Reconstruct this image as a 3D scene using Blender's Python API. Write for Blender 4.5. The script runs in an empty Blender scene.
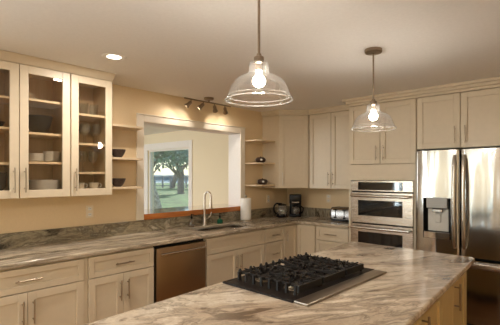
import bpy, bmesh, math, random
from mathutils import Vector, Matrix
R = math.radians
PI = math.pi
SC = bpy.context.scene
COL = SC.collection
random.seed(7)

# ------------------------------------------------------------------ camera
cam_d = bpy.data.cameras.new('camera')
cam = bpy.data.objects.new('camera', cam_d)
COL.objects.link(cam)
cam.location = (3.641, -4.907, 1.518)
cam.rotation_euler = (R(90), 0, R(42.1))
cam_d.sensor_width = 36.0
cam_d.lens = 36.0 * 384.6 / 500.0
cam_d.shift_y = 13.3 / 500.0
cam_d.clip_start = 0.05
cam_d.clip_end = 500
SC.camera = cam

# ------------------------------------------------------------------ world, exposure
world = bpy.data.worlds.new('world')
SC.world = world
world.use_nodes = True
wn = world.node_tree.nodes
wl = world.node_tree.links
wn.clear()
wo = wn.new('ShaderNodeOutputWorld')
wb = wn.new('ShaderNodeBackground')
ws = wn.new('ShaderNodeTexSky')
ws.sky_type = 'NISHITA'
ws.sun_disc = False
ws.sun_elevation = R(38)
ws.sun_rotation = R(200)
ws.air_density = 1.0
ws.dust_density = 0.2
wb.inputs['Strength'].default_value = 0.17
wl.new(ws.outputs['Color'], wb.inputs['Color'])
wl.new(wb.outputs['Background'], wo.inputs['Surface'])
SC.view_settings.view_transform = 'Standard'
SC.view_settings.look = 'None'
SC.view_settings.exposure = 0.79
SC.view_settings.gamma = 1.0
SC.view_settings.use_curve_mapping = False
SC.cycles.use_denoising = True
SC.cycles.max_bounces = 12
SC.cycles.diffuse_bounces = 6
SC.cycles.glossy_bounces = 5
SC.cycles.transmission_bounces = 8
SC.cycles.transparent_max_bounces = 24
SC.cycles.caustics_reflective = False
SC.cycles.caustics_refractive = False
SC.cycles.sample_clamp_indirect = 6.0

CEIL = 2.445
WARM = (1.0, 0.90, 0.79)
POWER_CAN = 8.5
POWER_TRACK = 2.0
BULB = 185.0
DAY = 4.0


def lamp(name, kind, loc, energy, color, aim=None, size=None, size_y=None, spot=None, blend=0.5):
    d = bpy.data.lights.new(name, kind)
    d.energy = energy
    d.color = color
    if kind == 'AREA':
        d.shape = 'RECTANGLE' if size_y else 'DISK'
        d.size = size
        if size_y:
            d.size_y = size_y
    if kind == 'SPOT':
        d.spot_size = spot
        d.spot_blend = blend
        d.shadow_soft_size = size or 0.03
    o = bpy.data.objects.new(name, d)
    COL.objects.link(o)
    o.location = loc
    if aim is not None:
        o.rotation_euler = Vector(aim).to_track_quat('-Z', 'Y').to_euler()
    return o


sun = lamp('sun', 'SUN', (-20, -10, 30), 4.0, (1.0, 0.93, 0.82), aim=(0.55, -0.75, -0.62))
sun.data.angle = R(1.0)
# daylight at the windows behind the camera
for wx in (0.55, 1.75, 3.15):
    lamp('daylight_rear', 'AREA', (wx, -7.72, 1.3), DAY, (0.86, 0.94, 1.0), aim=(0, 1, 0), size=0.56, size_y=1.7)
lamp('daylight_left', 'AREA', (-0.36, -6.25, 1.5), 105, (0.80, 0.92, 1.0), aim=(1, 0, 0), size=1.25, size_y=1.15)
lamp('fill_next_room', 'AREA', (-3.4, -5.45, 1.5), 85, (0.95, 0.97, 1.0), aim=(0, 1, 0), size=2.2, size_y=1.4)  # fill light added for the next room, behind an unseen window

# ------------------------------------------------------------------ materials


def new_mat(name):
    m = bpy.data.materials.new(name)
    m.use_nodes = True
    nt = m.node_tree
    b = nt.nodes['Principled BSDF']
    return m, nt, b


def node(nt, t, **kw):
    n = nt.nodes.new(t)
    for k, v in kw.items():
        setattr(n, k, v)
    return n


def ramp(nt, stops):
    n = node(nt, 'ShaderNodeValToRGB')
    e = n.color_ramp.elements
    e[0].position, e[0].color = stops[0][0], (*stops[0][1], 1)
    e[1].position, e[1].color = stops[-1][0], (*stops[-1][1], 1)
    for p, c in stops[1:-1]:
        x = e.new(p)
        x.color = (*c, 1)
    return n


def paint(name, color, rough=0.5, var=0.03, bump=0.02, scale=40.0, metal=0.0, spec=0.5):
    """a painted or plain surface with slight unevenness"""
    m, nt, b = new_mat(name)
    tc = node(nt, 'ShaderNodeTexCoord')
    nz = node(nt, 'ShaderNodeTexNoise')
    nz.inputs['Scale'].default_value = scale
    nz.inputs['Detail'].default_value = 3
    nt.links.new(tc.outputs['Object'], nz.inputs['Vector'])
    lo = tuple(max(0, c * (1 - var)) for c in color)
    hi = tuple(min(1, c * (1 + var)) for c in color)
    rp = ramp(nt, [(0.3, lo), (0.7, hi)])
    nt.links.new(nz.outputs['Fac'], rp.inputs['Fac'])
    nt.links.new(rp.outputs['Color'], b.inputs['Base Color'])
    b.inputs['Roughness'].default_value = rough
    b.inputs['Metallic'].default_value = metal
    b.inputs['Specular IOR Level'].default_value = spec
    if bump:
        bp = node(nt, 'ShaderNodeBump')
        bp.inputs['Strength'].default_value = bump
        bp.inputs['Distance'].default_value = 0.01
        nt.links.new(nz.outputs['Fac'], bp.inputs['Height'])
        nt.links.new(bp.outputs['Normal'], b.inputs['Normal'])
    return m


def steel(name, color=(0.62, 0.59, 0.55), rough=0.24, brush=(1.0, 1.0, 60.0), wavy=0.0, bump=0.05):
    m, nt, b = new_mat(name)
    tc = node(nt, 'ShaderNodeTexCoord')
    mp = node(nt, 'ShaderNodeMapping')
    mp.inputs['Scale'].default_value = brush
    nz = node(nt, 'ShaderNodeTexNoise')
    nz.inputs['Scale'].default_value = 8.0
    nz.inputs['Detail'].default_value = 4
    nt.links.new(tc.outputs['Object'], mp.inputs['Vector'])
    nt.links.new(mp.outputs['Vector'], nz.inputs['Vector'])
    b.inputs['Base Color'].default_value = (*color, 1)
    b.inputs['Metallic'].default_value = 1.0
    mr = node(nt, 'ShaderNodeMapRange')
    mr.inputs['To Min'].default_value = rough * 0.85
    mr.inputs['To Max'].default_value = rough * 1.2
    nt.links.new(nz.outputs['Fac'], mr.inputs['Value'])
    nt.links.new(mr.outputs['Result'], b.inputs['Roughness'])
    bp = node(nt, 'ShaderNodeBump')
    bp.inputs['Strength'].default_value = bump
    bp.inputs['Distance'].default_value = 0.001
    nt.links.new(nz.outputs['Fac'], bp.inputs['Height'])
    last = bp
    if wavy:
        mp2 = node(nt, 'ShaderNodeMapping')
        mp2.inputs['Scale'].default_value = (1.0, 1.0, 0.16)
        n2 = node(nt, 'ShaderNodeTexNoise')
        n2.inputs['Scale'].default_value = 9.0
        n2.inputs['Detail'].default_value = 1.0
        nt.links.new(tc.outputs['Object'], mp2.inputs['Vector'])
        nt.links.new(mp2.outputs['Vector'], n2.inputs['Vector'])
        b2 = node(nt, 'ShaderNodeBump')
        b2.inputs['Strength'].default_value = wavy
        b2.inputs['Distance'].default_value = 0.02
        nt.links.new(n2.outputs['Fac'], b2.inputs['Height'])
        nt.links.new(bp.outputs['Normal'], b2.inputs['Normal'])
        last = b2
    nt.links.new(last.outputs['Normal'], b.inputs['Normal'])
    return m


def thin_glass(name, tint=(0.97, 0.98, 0.97), refl=0.06, edge=0.55, haze=0.0):
    """thin clear glass: straight-through transparency plus a Fresnel-like gloss"""
    m = bpy.data.materials.new(name)
    m.use_nodes = True
    nt = m.node_tree
    nt.nodes.clear()
    out = node(nt, 'ShaderNodeOutputMaterial')
    tr = node(nt, 'ShaderNodeBsdfTransparent')
    tr.inputs['Color'].default_value = (*tint, 1)
    gl = node(nt, 'ShaderNodeBsdfGlossy')
    gl.inputs['Roughness'].default_value = 0.02
    lw = node(nt, 'ShaderNodeLayerWeight')
    lw.inputs['Blend'].default_value = 0.25
    mr = node(nt, 'ShaderNodeMapRange')
    mr.inputs['To Min'].default_value = refl
    mr.inputs['To Max'].default_value = edge
    nt.links.new(lw.outputs['Facing'], mr.inputs['Value'])
    mx = node(nt, 'ShaderNodeMixShader')
    nt.links.new(mr.outputs['Result'], mx.inputs['Fac'])
    nt.links.new(tr.outputs[0], mx.inputs[1])
    nt.links.new(gl.outputs[0], mx.inputs[2])
    last = mx
    if haze:
        df = node(nt, 'ShaderNodeBsdfDiffuse')
        df.inputs['Color'].default_value = (0.85, 0.85, 0.83, 1)
        tl = node(nt, 'ShaderNodeBsdfTranslucent')
        tl.inputs['Color'].default_value = (0.85, 0.85, 0.83, 1)
        h1 = node(nt, 'ShaderNodeMixShader')
        h1.inputs['Fac'].default_value = 0.5
        nt.links.new(df.outputs[0], h1.inputs[1])
        nt.links.new(tl.outputs[0], h1.inputs[2])
        h2 = node(nt, 'ShaderNodeMixShader')
        h2.inputs['Fac'].default_value = haze
        nt.links.new(mx.outputs[0], h2.inputs[1])
        nt.links.new(h1.outputs[0], h2.inputs[2])
        last = h2
    nt.links.new(last.outputs[0], out.inputs['Surface'])
    return m


def emit(name, color, strength):
    m = bpy.data.materials.new(name)
    m.use_nodes = True
    nt = m.node_tree
    nt.nodes.clear()
    out = node(nt, 'ShaderNodeOutputMaterial')
    e = node(nt, 'ShaderNodeEmission')
    e.inputs['Color'].default_value = (*color, 1)
    e.inputs['Strength'].default_value = strength
    nt.links.new(e.outputs[0], out.inputs['Surface'])
    return m


def granite(name, rot=0.0, scale=1.0, stretch=(1.0, 0.28, 1.0), stops=None, rough=0.16, warp=(0.5, 0.5, 0.3), pale=0.0):
    """veined stone: bands warped by noise, with dark flecks"""
    m, nt, b = new_mat(name)
    L = nt.links.new
    tc = node(nt, 'ShaderNodeTexCoord')
    mp = node(nt, 'ShaderNodeMapping')
    mp.inputs['Rotation'].default_value = (0, 0, rot)
    mp2 = node(nt, 'ShaderNodeMapping')
    mp2.inputs['Scale'].default_value = tuple(s * scale for s in stretch)
    L(tc.outputs['Object'], mp.inputs['Vector'])
    L(mp.outputs['Vector'], mp2.inputs['Vector'])
    # warp
    nw = node(nt, 'ShaderNodeTexNoise')
    nw.inputs['Scale'].default_value = 1.6
    nw.inputs['Detail'].default_value = 4
    nw.inputs['Distortion'].default_value = 0.6
    L(mp2.outputs['Vector'], nw.inputs['Vector'])
    va = node(nt, 'ShaderNodeVectorMath', operation='MULTIPLY_ADD')
    va.inputs[1].default_value = warp
    L(nw.outputs['Color'], va.inputs[0])
    L(mp2.outputs['Vector'], va.inputs[2])
    n1 = node(nt, 'ShaderNodeTexNoise')
    n1.inputs['Scale'].default_value = 3.2
    n1.inputs['Detail'].default_value = 9
    n1.inputs['Roughness'].default_value = 0.62
    n1.inputs['Distortion'].default_value = 0.5
    L(va.outputs['Vector'], n1.inputs['Vector'])
    rp = ramp(nt, stops)
    L(n1.outputs['Fac'], rp.inputs['Fac'])
    base_col = rp.outputs['Color']
    if pale:
        nb = node(nt, 'ShaderNodeTexNoise')
        nb.inputs['Scale'].default_value = 1.25
        nb.inputs['Detail'].default_value = 5
        nb.inputs['Distortion'].default_value = 0.8
        L(va.outputs['Vector'], nb.inputs['Vector'])
        rb = ramp(nt, [(0.0, (0, 0, 0)), (0.50, (0, 0, 0)), (0.56, (pale, pale, pale)), (0.66, (pale * .7,) * 3), (0.70, (0, 0, 0)), (1.0, (0, 0, 0))])
        L(nb.outputs['Fac'], rb.inputs['Fac'])
        mb = node(nt, 'ShaderNodeMixRGB', blend_type='MIX')
        mb.inputs['Color2'].default_value = (0.70, 0.60, 0.47, 1)
        L(rb.outputs['Color'], mb.inputs['Fac'])
        L(base_col, mb.inputs['Color1'])
        base_col = mb.outputs['Color']
    # thin dark veins where a second warped field crosses its middle
    n2 = node(nt, 'ShaderNodeTexNoise')
    n2.inputs['Scale'].default_value = 2.3
    n2.inputs['Detail'].default_value = 6
    n2.inputs['Distortion'].default_value = 1.0
    L(va.outputs['Vector'], n2.inputs['Vector'])
    vr = ramp(nt, [(0.0, (0, 0, 0)), (0.475, (0, 0, 0)), (0.5, (1, 1, 1)), (0.52, (0.1, 0.1, 0.1)), (0.56, (0, 0, 0)), (1.0, (0, 0, 0))])
    L(n2.outputs['Fac'], vr.inputs['Fac'])
    mx = node(nt, 'ShaderNodeMixRGB', blend_type='MIX')
    mx.inputs['Color2'].default_value = (0.13, 0.095, 0.065, 1)
    ms = node(nt, 'ShaderNodeMath', operation='MULTIPLY')
    ms.inputs[1].default_value = 0.55
    L(vr.outputs['Color'], ms.inputs[0])
    L(ms.outputs[0], mx.inputs['Fac'])
    L(base_col, mx.inputs['Color1'])
    # fine grain
    n3 = node(nt, 'ShaderNodeTexNoise')
    n3.inputs['Scale'].default_value = 90
    n3.inputs['Detail'].default_value = 2
    L(tc.outputs['Object'], n3.inputs['Vector'])
    r3 = ramp(nt, [(0.3, (0.78, 0.78, 0.78)), (0.6, (1, 1, 1))])
    L(n3.outputs['Fac'], r3.inputs['Fac'])
    m2 = node(nt, 'ShaderNodeMixRGB', blend_type='MULTIPLY')
    m2.inputs['Fac'].default_value = 0.6
    L(mx.outputs['Color'], m2.inputs['Color1'])
    L(r3.outputs['Color'], m2.inputs['Color2'])
    L(m2.outputs['Color'], b.inputs['Base Color'])
    b.inputs['Roughness'].default_value = rough
    return m


def wood(name, c1, c2, rough=0.35, axis=1, scale=6.0):
    m, nt, b = new_mat(name)
    tc = node(nt, 'ShaderNodeTexCoord')
    mp = node(nt, 'ShaderNodeMapping')
    s = [scale * 3] * 3
    s[axis] = scale * 0.25
    mp.inputs['Scale'].default_value = s
    nz = node(nt, 'ShaderNodeTexNoise')
    nz.inputs['Scale'].default_value = 2
    nz.inputs['Detail'].default_value = 6
    nz.inputs['Distortion'].default_value = 1.2
    nt.links.new(tc.outputs['Object'], mp.inputs['Vector'])
    nt.links.new(mp.outputs['Vector'], nz.inputs['Vector'])
    rp = ramp(nt, [(0.3, c1), (0.7, c2)])
    nt.links.new(nz.outputs['Fac'], rp.inputs['Fac'])
    nt.links.new(rp.outputs['Color'], b.inputs['Base Color'])
    b.inputs['Roughness'].default_value = rough
    return m


def floor_mat():
    m, nt, b = new_mat('oak_floor')
    tc = node(nt, 'ShaderNodeTexCoord')
    br = node(nt, 'ShaderNodeTexBrick')
    br.inputs['Scale'].default_value = 1.0
    br.inputs['Brick Width'].default_value = 1.1
    br.inputs['Row Height'].default_value = 0.09
    br.inputs['Mortar Size'].default_value = 0.002
    br.inputs['Color1'].default_value = (0.26, 0.13, 0.055, 1)
    br.inputs['Color2'].default_value = (0.34, 0.18, 0.08, 1)
    br.inputs['Mortar'].default_value = (0.06, 0.03, 0.015, 1)
    nt.links.new(tc.outputs['Object'], br.inputs['Vector'])
    nt.links.new(br.outputs['Color'], b.inputs['Base Color'])
    b.inputs['Roughness'].default_value = 0.3
    return m


M = dict(
    wall=paint('ochre_wall_paint', (0.76, 0.60, 0.38), 0.6, 0.02, 0.03, 60),
    cream_wall=paint('cream_wall_paint', (0.80, 0.72, 0.53), 0.6, 0.02, 0.03, 60),
    ceiling=paint('ceiling_paint', (0.80, 0.785, 0.76), 0.8, 0.02, 0.04, 50),
    cabinet=paint('cabinet_paint', (0.66, 0.57, 0.43), 0.38, 0.02, 0.0, 20),
    inside=wood('cabinet_inside', (0.52, 0.38, 0.22), (0.60, 0.45, 0.28), 0.5, 2),
    shelf=paint('shelf_paint', (0.72, 0.58, 0.40), 0.4, 0.02, 0.0),
    island=paint('island_paint', (0.54, 0.40, 0.18), 0.45, 0.03, 0.0, 12),
    trim=paint('trim_paint', (0.84, 0.77, 0.65), 0.4, 0.015, 0.0),
    white_trim=paint('white_trim_paint', (0.82, 0.81, 0.78), 0.4, 0.015, 0.0),
    kick=paint('toe_kick', (0.06, 0.05, 0.04), 0.6),
    granite=granite('counter_stone', 0.06, 1.5, (1.0, 0.24, 1.0),
                    [(0.34, (0.10, 0.08, 0.055)), (0.42, (0.34, 0.28, 0.20)), (0.48, (0.62, 0.53, 0.41)), (0.54, (0.34, 0.29, 0.22)), (0.60, (0.66, 0.57, 0.45)), (0.68, (0.82, 0.74, 0.60))]),
    granite_b=granite('counter_stone_back', R(90), 1.5, (1.0, 0.24, 1.0),
                      [(0.34, (0.10, 0.08, 0.055)), (0.42, (0.34, 0.28, 0.20)), (0.48, (0.62, 0.53, 0.41)), (0.54, (0.34, 0.29, 0.22)), (0.60, (0.66, 0.57, 0.45)), (0.68, (0.82, 0.74, 0.60))]),
    splash=granite('splash_stone', 0.0, 2.2, (1.0, 0.4, 0.9),
                   [(0.36, (0.05, 0.042, 0.03)), (0.44, (0.24, 0.20, 0.135)), (0.50, (0.36, 0.31, 0.21)), (0.56, (0.16, 0.14, 0.095)), (0.66, (0.55, 0.48, 0.36))], 0.22),
    splash_b=granite('splash_stone_back', 0.0, 2.6, (2.2, 1.0, 0.35),
                     [(0.36, (0.05, 0.042, 0.03)), (0.44, (0.24, 0.20, 0.14)), (0.50, (0.38, 0.33, 0.24)), (0.56, (0.18, 0.155, 0.11)), (0.66, (0.6, 0.52, 0.40))], 0.22),
    island_stone=granite('island_stone', R(30), 1.45, (1.4, 0.46, 1.0),
                         [(0.35, (0.13, 0.09, 0.06)), (0.42, (0.33, 0.25, 0.18)), (0.49, (0.47, 0.37, 0.27)), (0.55, (0.31, 0.245, 0.18)), (0.61, (0.56, 0.45, 0.34)), (0.69, (0.76, 0.66, 0.52))], 0.14, (0.95, 0.95, 0.5), 0.6),
    steel=steel('brushed_steel'),
    fridge=steel('fridge_steel', (0.47, 0.455, 0.435), 0.13, (60.0, 60.0, 1.0), 0.35, 0.02),
    oven=steel('oven_steel', (0.54, 0.475, 0.41), 0.26, (1.0, 1.0, 60.0)),
    washer=steel('dishwasher_steel', (0.46, 0.33, 0.22), 0.3, (1, 1, 50)),
    nickel=steel('brushed_nickel', (0.60, 0.54, 0.46), 0.28, (1, 1, 20), 0, 0.02),
    bronze=steel('aged_nickel', (0.30, 0.235, 0.175), 0.3, (1, 1, 20), 0, 0.02),
    chrome=steel('chrome', (0.32, 0.30, 0.28), 0.25, (1, 1, 10), 0, 0.01),
    black_glass=paint('black_glass', (0.008, 0.008, 0.009), 0.04, 0.0, 0.0, 5, 0, 0.6),
    black=paint('black_plastic', (0.008, 0.007, 0.007), 0.22, 0.1, 0.0, 40, 0, 0.22),
    iron=paint('cast_iron', (0.014, 0.011, 0.009), 0.55, 0.2, 0.1, 150, 0, 0.3),
    enamel=paint('black_enamel', (0.014, 0.010, 0.008), 0.45, 0.1, 0.0, 20, 0, 0.12),
    pull=steel('satin_pull', (0.44, 0.36, 0.27), 0.3, (1, 1, 20), 0, 0.02),
    strip=steel('cooktop_strip_steel', (0.34, 0.29, 0.23), 0.3, (1, 40, 1)),
    burner=steel('burner_alloy', (0.20, 0.15, 0.10), 0.45, (1, 1, 20), 0, 0.02),
    gap=paint('dark_gasket', (0.01, 0.01, 0.01), 0.7),
    grey=paint('grey_plastic', (0.42, 0.42, 0.41), 0.3, 0.02, 0.0),
    light_grey=paint('pale_grey_plastic', (0.60, 0.58, 0.53), 0.3, 0.02, 0.0),
    glass=thin_glass('clear_glass', (0.96, 0.97, 0.96), 0.07, 0.9, 0.012),
    lamp_glass=thin_glass('lamp_glass', (0.99, 0.98, 0.96), 0.06, 0.8, 0.006),
    jug_glass=thin_glass('jug_glass', (0.93, 0.92, 0.90), 0.10, 0.8, 0.16),
    rim_glass=thin_glass('rim_glass', (0.97, 0.96, 0.94), 0.25, 0.8, 0.15),
    pane=thin_glass('window_glass', (0.96, 0.98, 0.98), 0.03, 0.35),
    door_glass=thin_glass('cabinet_glass', (0.97, 0.95, 0.91), 0.04, 0.3),
    soap=thin_glass('soap_glass', (0.80, 0.74, 0.70), 0.12, 0.7),
    china=paint('white_china', (0.72, 0.70, 0.66), 0.18, 0.02, 0.0),
    dark_bowl=paint('dark_stoneware', (0.022, 0.018, 0.016), 0.35, 0.3, 0.1, 60),
    wicker=paint('dark_carved_wood', (0.05, 0.03, 0.025), 0.5, 0.6, 0.5, 70),
    blue_bowl=paint('slate_blue_china', (0.06, 0.07, 0.09), 0.25, 0.1, 0.0),
    paper=paint('paper_towel_white', (0.88, 0.86, 0.82), 0.85, 0.03, 0.15, 80),
    green=paint('green_soap', (0.01, 0.09, 0.05), 0.15, 0.1, 0.0),
    plate_plastic=paint('cover_plate', (0.80, 0.70, 0.54), 0.35, 0.01, 0.0),
    coffee=paint('coffee_dark', (0.03, 0.018, 0.01), 0.2, 0.1, 0.0),
    red_wood=wood('orange_stained_wood', (0.42, 0.13, 0.035), (0.60, 0.22, 0.06), 0.06, 1),
    floor=floor_mat(),
    bulb=emit('lit_bulb', (1.0, 0.92, 0.83), BULB),
    lens=emit('lit_downlight_lens', (1.0, 0.88, 0.72), 4.0),
    spot_face=emit('lit_spot_face', (1.0, 0.80, 0.52), 6.0),
    grass=paint('lawn_grass', (0.08, 0.17, 0.05), 0.9, 0.5, 0.3, 1.2),
    bark=paint('tree_bark', (0.16, 0.15, 0.14), 0.9, 0.3, 0.6, 9),
    pale_bark=paint('pale_mottled_bark', (0.42, 0.40, 0.33), 0.9, 0.45, 0.6, 14),
    leaf=paint('tree_leaves', (0.10, 0.20, 0.07), 0.6, 0.5, 0.0, 3),
    leaf2=paint('blue_green_leaves', (0.20, 0.31, 0.26), 0.6, 0.5, 0.0, 3),
    rail=paint('grey_fence_paint', (0.20, 0.22, 0.24), 0.7, 0.1, 0.0),
    water=paint('lake_water', (0.42, 0.55, 0.62), 0.1, 0.05, 0.1, 3),
    hill=paint('far_shore', (0.16, 0.24, 0.24), 0.9, 0.3, 0.0, 0.05),
)

_rw = M['red_wood'].node_tree.nodes['Principled BSDF']
_rw.inputs['Coat Weight'].default_value = 1.0
_rw.inputs['Coat Roughness'].default_value = 0.05

# ------------------------------------------------------------------ mesh helpers


def BM():
    return bmesh.new()


def _bevel(bm, faces, w, seg=1):
    edges = list({e for f in faces for e in f.edges})
    bmesh.ops.bevel(bm, geom=edges, offset=w, segments=seg, affect='EDGES', profile=0.5)


def box(bm, x0, y0, z0, x1, y1, z1, bev=0.0, seg=1):
    x0, x1 = sorted((x0, x1)); y0, y1 = sorted((y0, y1)); z0, z1 = sorted((z0, z1))
    v = [bm.verts.new(p) for p in ((x0, y0, z0), (x1, y0, z0), (x1, y1, z0), (x0, y1, z0), (x0, y0, z1), (x1, y0, z1), (x1, y1, z1), (x0, y1, z1))]
    fs = [bm.faces.new([v[i] for i in q]) for q in ((0, 3, 2, 1), (4, 5, 6, 7), (0, 1, 5, 4), (1, 2, 6, 5), (2, 3, 7, 6), (3, 0, 4, 7))]
    if bev:
        _bevel(bm, fs, min(bev, 0.45 * min(x1 - x0, y1 - y0, z1 - z0)), seg)
    return bm


def prism(bm, pts, z0, z1, bev=0.0):
    n = len(pts)
    area = sum(pts[i][0] * pts[(i + 1) % n][1] - pts[(i + 1) % n][0] * pts[i][1] for i in range(n))
    if area < 0:
        pts = pts[::-1]
    a = [bm.verts.new((p[0], p[1], z0)) for p in pts]
    b = [bm.verts.new((p[0], p[1], z1)) for p in pts]
    fs = [bm.faces.new(a[::-1]), bm.faces.new(b)]
    for i in range(n):
        fs.append(bm.faces.new((a[i], a[(i + 1) % n], b[(i + 1) % n], b[i])))
    if bev:
        _bevel(bm, fs, bev, 2)
    return bm


def tube(bm, pts, r, seg=10, closed_ends=True):
    pts = [Vector(p) for p in pts]
    rr = r if isinstance(r, (list, tuple)) else [r] * len(pts)
    rings = []
    prev_n = None
    for i, p in enumerate(pts):
        if i == 0:
            t = pts[1] - p
        elif i == len(pts) - 1:
            t = p - pts[-2]
        else:
            t = (pts[i + 1] - p).normalized() + (p - pts[i - 1]).normalized()
        t.normalize()
        if prev_n is None:
            up = Vector((0, 0, 1)) if abs(t.z) < 0.9 else Vector((1, 0, 0))
            n = t.cross(up).normalized()
        else:
            n = (prev_n - t * prev_n.dot(t)).normalized()
        prev_n = n
        b = t.cross(n)
        rings.append([bm.verts.new(p + (n * math.cos(2 * PI * k / seg) + b * math.sin(2 * PI * k / seg)) * rr[i]) for k in range(seg)])
    for a, b in zip(rings, rings[1:]):
        for k in range(seg):
            bm.faces.new((a[k], a[(k + 1) % seg], b[(k + 1) % seg], b[k]))
    if closed_ends:
        bm.faces.new(rings[0][::-1])
        bm.faces.new(rings[-1])
    return bm


def lathe(bm, prof, c=(0, 0, 0), seg=24, axis=None):
    """prof: list of (radius, z). A radius of 0 closes to a point. axis: direction that replaces +z"""
    m = Matrix.Identity(3)
    if axis is not None:
        m = Vector(axis).to_track_quat('Z', 'Y').to_matrix()
    c = Vector(c)
    rings = []
    for r, z in prof:
        if r <= 1e-6:
            rings.append([bm.verts.new(c + m @ Vector((0, 0, z)))])
        else:
            rings.append([bm.verts.new(c + m @ Vector((r * math.cos(2 * PI * k / seg), r * math.sin(2 * PI * k / seg), z))) for k in range(seg)])
    for a, b in zip(rings, rings[1:]):
        if len(a) == 1 and len(b) == 1:
            continue
        for k in range(seg):
            k2 = (k + 1) % seg
            if len(a) == 1:
                bm.faces.new((a[0], b[k2], b[k]))
            elif len(b) == 1:
                bm.faces.new((a[k], a[k2], b[0]))
            else:
                bm.faces.new((a[k], a[k2], b[k2], b[k]))
    return bm


def slab(bm, outer, holes, z0, z1):
    """flat slab with holes"""
    edges = []
    for loop in [outer] + holes:
        vs = [bm.verts.new((p[0], p[1], z0)) for p in loop]
        for i in range(len(vs)):
            edges.append(bm.edges.new((vs[i], vs[(i + 1) % len(vs)])))
    r = bmesh.ops.triangle_fill(bm, use_beauty=True, use_dissolve=True, edges=edges)
    fs = [g for g in r['geom'] if isinstance(g, bmesh.types.BMFace)]
    e = bmesh.ops.extrude_face_region(bm, geom=fs)
    bmesh.ops.translate(bm, verts=[g for g in e['geom'] if isinstance(g, bmesh.types.BMVert)], vec=(0, 0, z1 - z0))
    bmesh.ops.recalc_face_normals(bm, faces=bm.faces[:])
    return bm


def obj(name, bm, mat, parent=None, loc=None, smooth=False, fix=True, bevel=0.0):
    if fix:
        bmesh.ops.recalc_face_normals(bm, faces=bm.faces[:])
    me = bpy.data.meshes.new(name)
    bm.to_mesh(me)
    bm.free()
    me.materials.append(M[mat] if isinstance(mat, str) else mat)
    if smooth:
        for p in me.polygons:
            p.use_smooth = True
        try:
            me.set_sharp_from_angle(angle=R(38))
        except Exception:
            pass
    o = bpy.data.objects.new(name, me)
    COL.objects.link(o)
    if parent is not None:
        o.parent = parent
    if loc is not None:
        o.location = loc
    if bevel:
        md = o.modifiers.new('bevel', 'BEVEL')
        md.width = bevel
        md.segments = 3
        md.limit_method = 'ANGLE'
    return o


def tag(o, label, cat, group=None, kind=None):
    if label:
        o['label'] = label
    if cat:
        o['category'] = cat
    if group:
        o['group'] = group
    if kind:
        o['kind'] = kind
    return o


def thing(name, label, cat, loc=(0, 0, 0), rot=0.0, group=None):
    o = bpy.data.objects.new(name, None)
    o.empty_display_size = 0.1
    COL.objects.link(o)
    o.location = loc
    o.rotation_euler = (0, 0, rot)
    return tag(o, label, cat, group)


def struct(name, bm, mat, **kw):
    o = obj(name, bm, mat, **kw)
    o['kind'] = 'structure'
    return o


def dup(root, loc, rot=None, label=None, group=None):
    r = root.copy()
    COL.objects.link(r)
    r.location = loc
    if rot is not None:
        r.rotation_euler = (0, 0, rot)
    if label:
        r['label'] = label
    if group:
        r['group'] = group
    for ch in list(root.children):
        c = ch.copy()
        COL.objects.link(c)
        c.parent = r
        for g in list(ch.children):
            d = g.copy()
            COL.objects.link(d)
            d.parent = c
    return r


# ------------------------------------------------------------------ the setting
WL = -0.21          # far face of the wall with the pass-through
OY0, OY1, OZ0, OZ1 = -2.615, -1.07, 1.04, 2.112   # its opening

bm = BM()
box(bm, 0, -7.5, -0.02, 5.2, 0, 0)
struct('floor', bm, 'floor')
bm = BM()
box(bm, -6, -5.2, -0.02, 0, 0, 0)
struct('floor_next_room', bm, 'floor')
bm = BM()
box(bm, WL, -7.65, CEIL, 5.35, 0.15, CEIL + 0.1)
struct('ceiling', bm, 'ceiling')
bm = BM()
box(bm, -6.15, -5.35, CEIL, WL - 0.001, 0.15, CEIL + 0.1)
struct('ceiling_next_room', bm, 'white_trim')
bm = BM()
box(bm, WL, -7.65, 0, 0, -6.9, CEIL)
box(bm, WL, -6.9, 0, 0, -5.6, 0.9)
box(bm, WL, -6.9, 2.1, 0, -5.6, CEIL)
box(bm, WL, -5.6, 0, 0, OY0, CEIL)
box(bm, WL, OY1, 0, 0, 0, CEIL)
box(bm, WL, OY0, 0, 0, OY1, OZ0)
box(bm, WL, OY0, OZ1, 0, OY1, CEIL)
struct('wall_left', bm, 'wall')
bm = BM()
box(bm, WL, 0, 0, 5.35, 0.15, CEIL)
struct('wall_back', bm, 'wall')
bm = BM()
box(bm, 5.2, -7.65, 0, 5.35, 0, CEIL)
struct('wall_right', bm, 'wall')
# wall behind the camera with a patio door and a window
RW = [(0.25, 0.85, 0.4, 2.15), (1.45, 2.05, 0.4, 2.15), (2.85, 3.45, 0.4, 2.15)]
bm = BM()
xs = [0, 0.25, 0.85, 1.45, 2.05, 2.85, 3.45, 5.2]
for i in range(0, 7, 2):
    box(bm, xs[i], -7.65, 0, xs[i + 1], -7.5, CEIL)
for (a, b, c, d) in RW:
    box(bm, a, -7.65, 0, b, -7.5, c)
    box(bm, a, -7.65, d, b, -7.5, CEIL)
struct('wall_rear', bm, 'wall')


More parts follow.
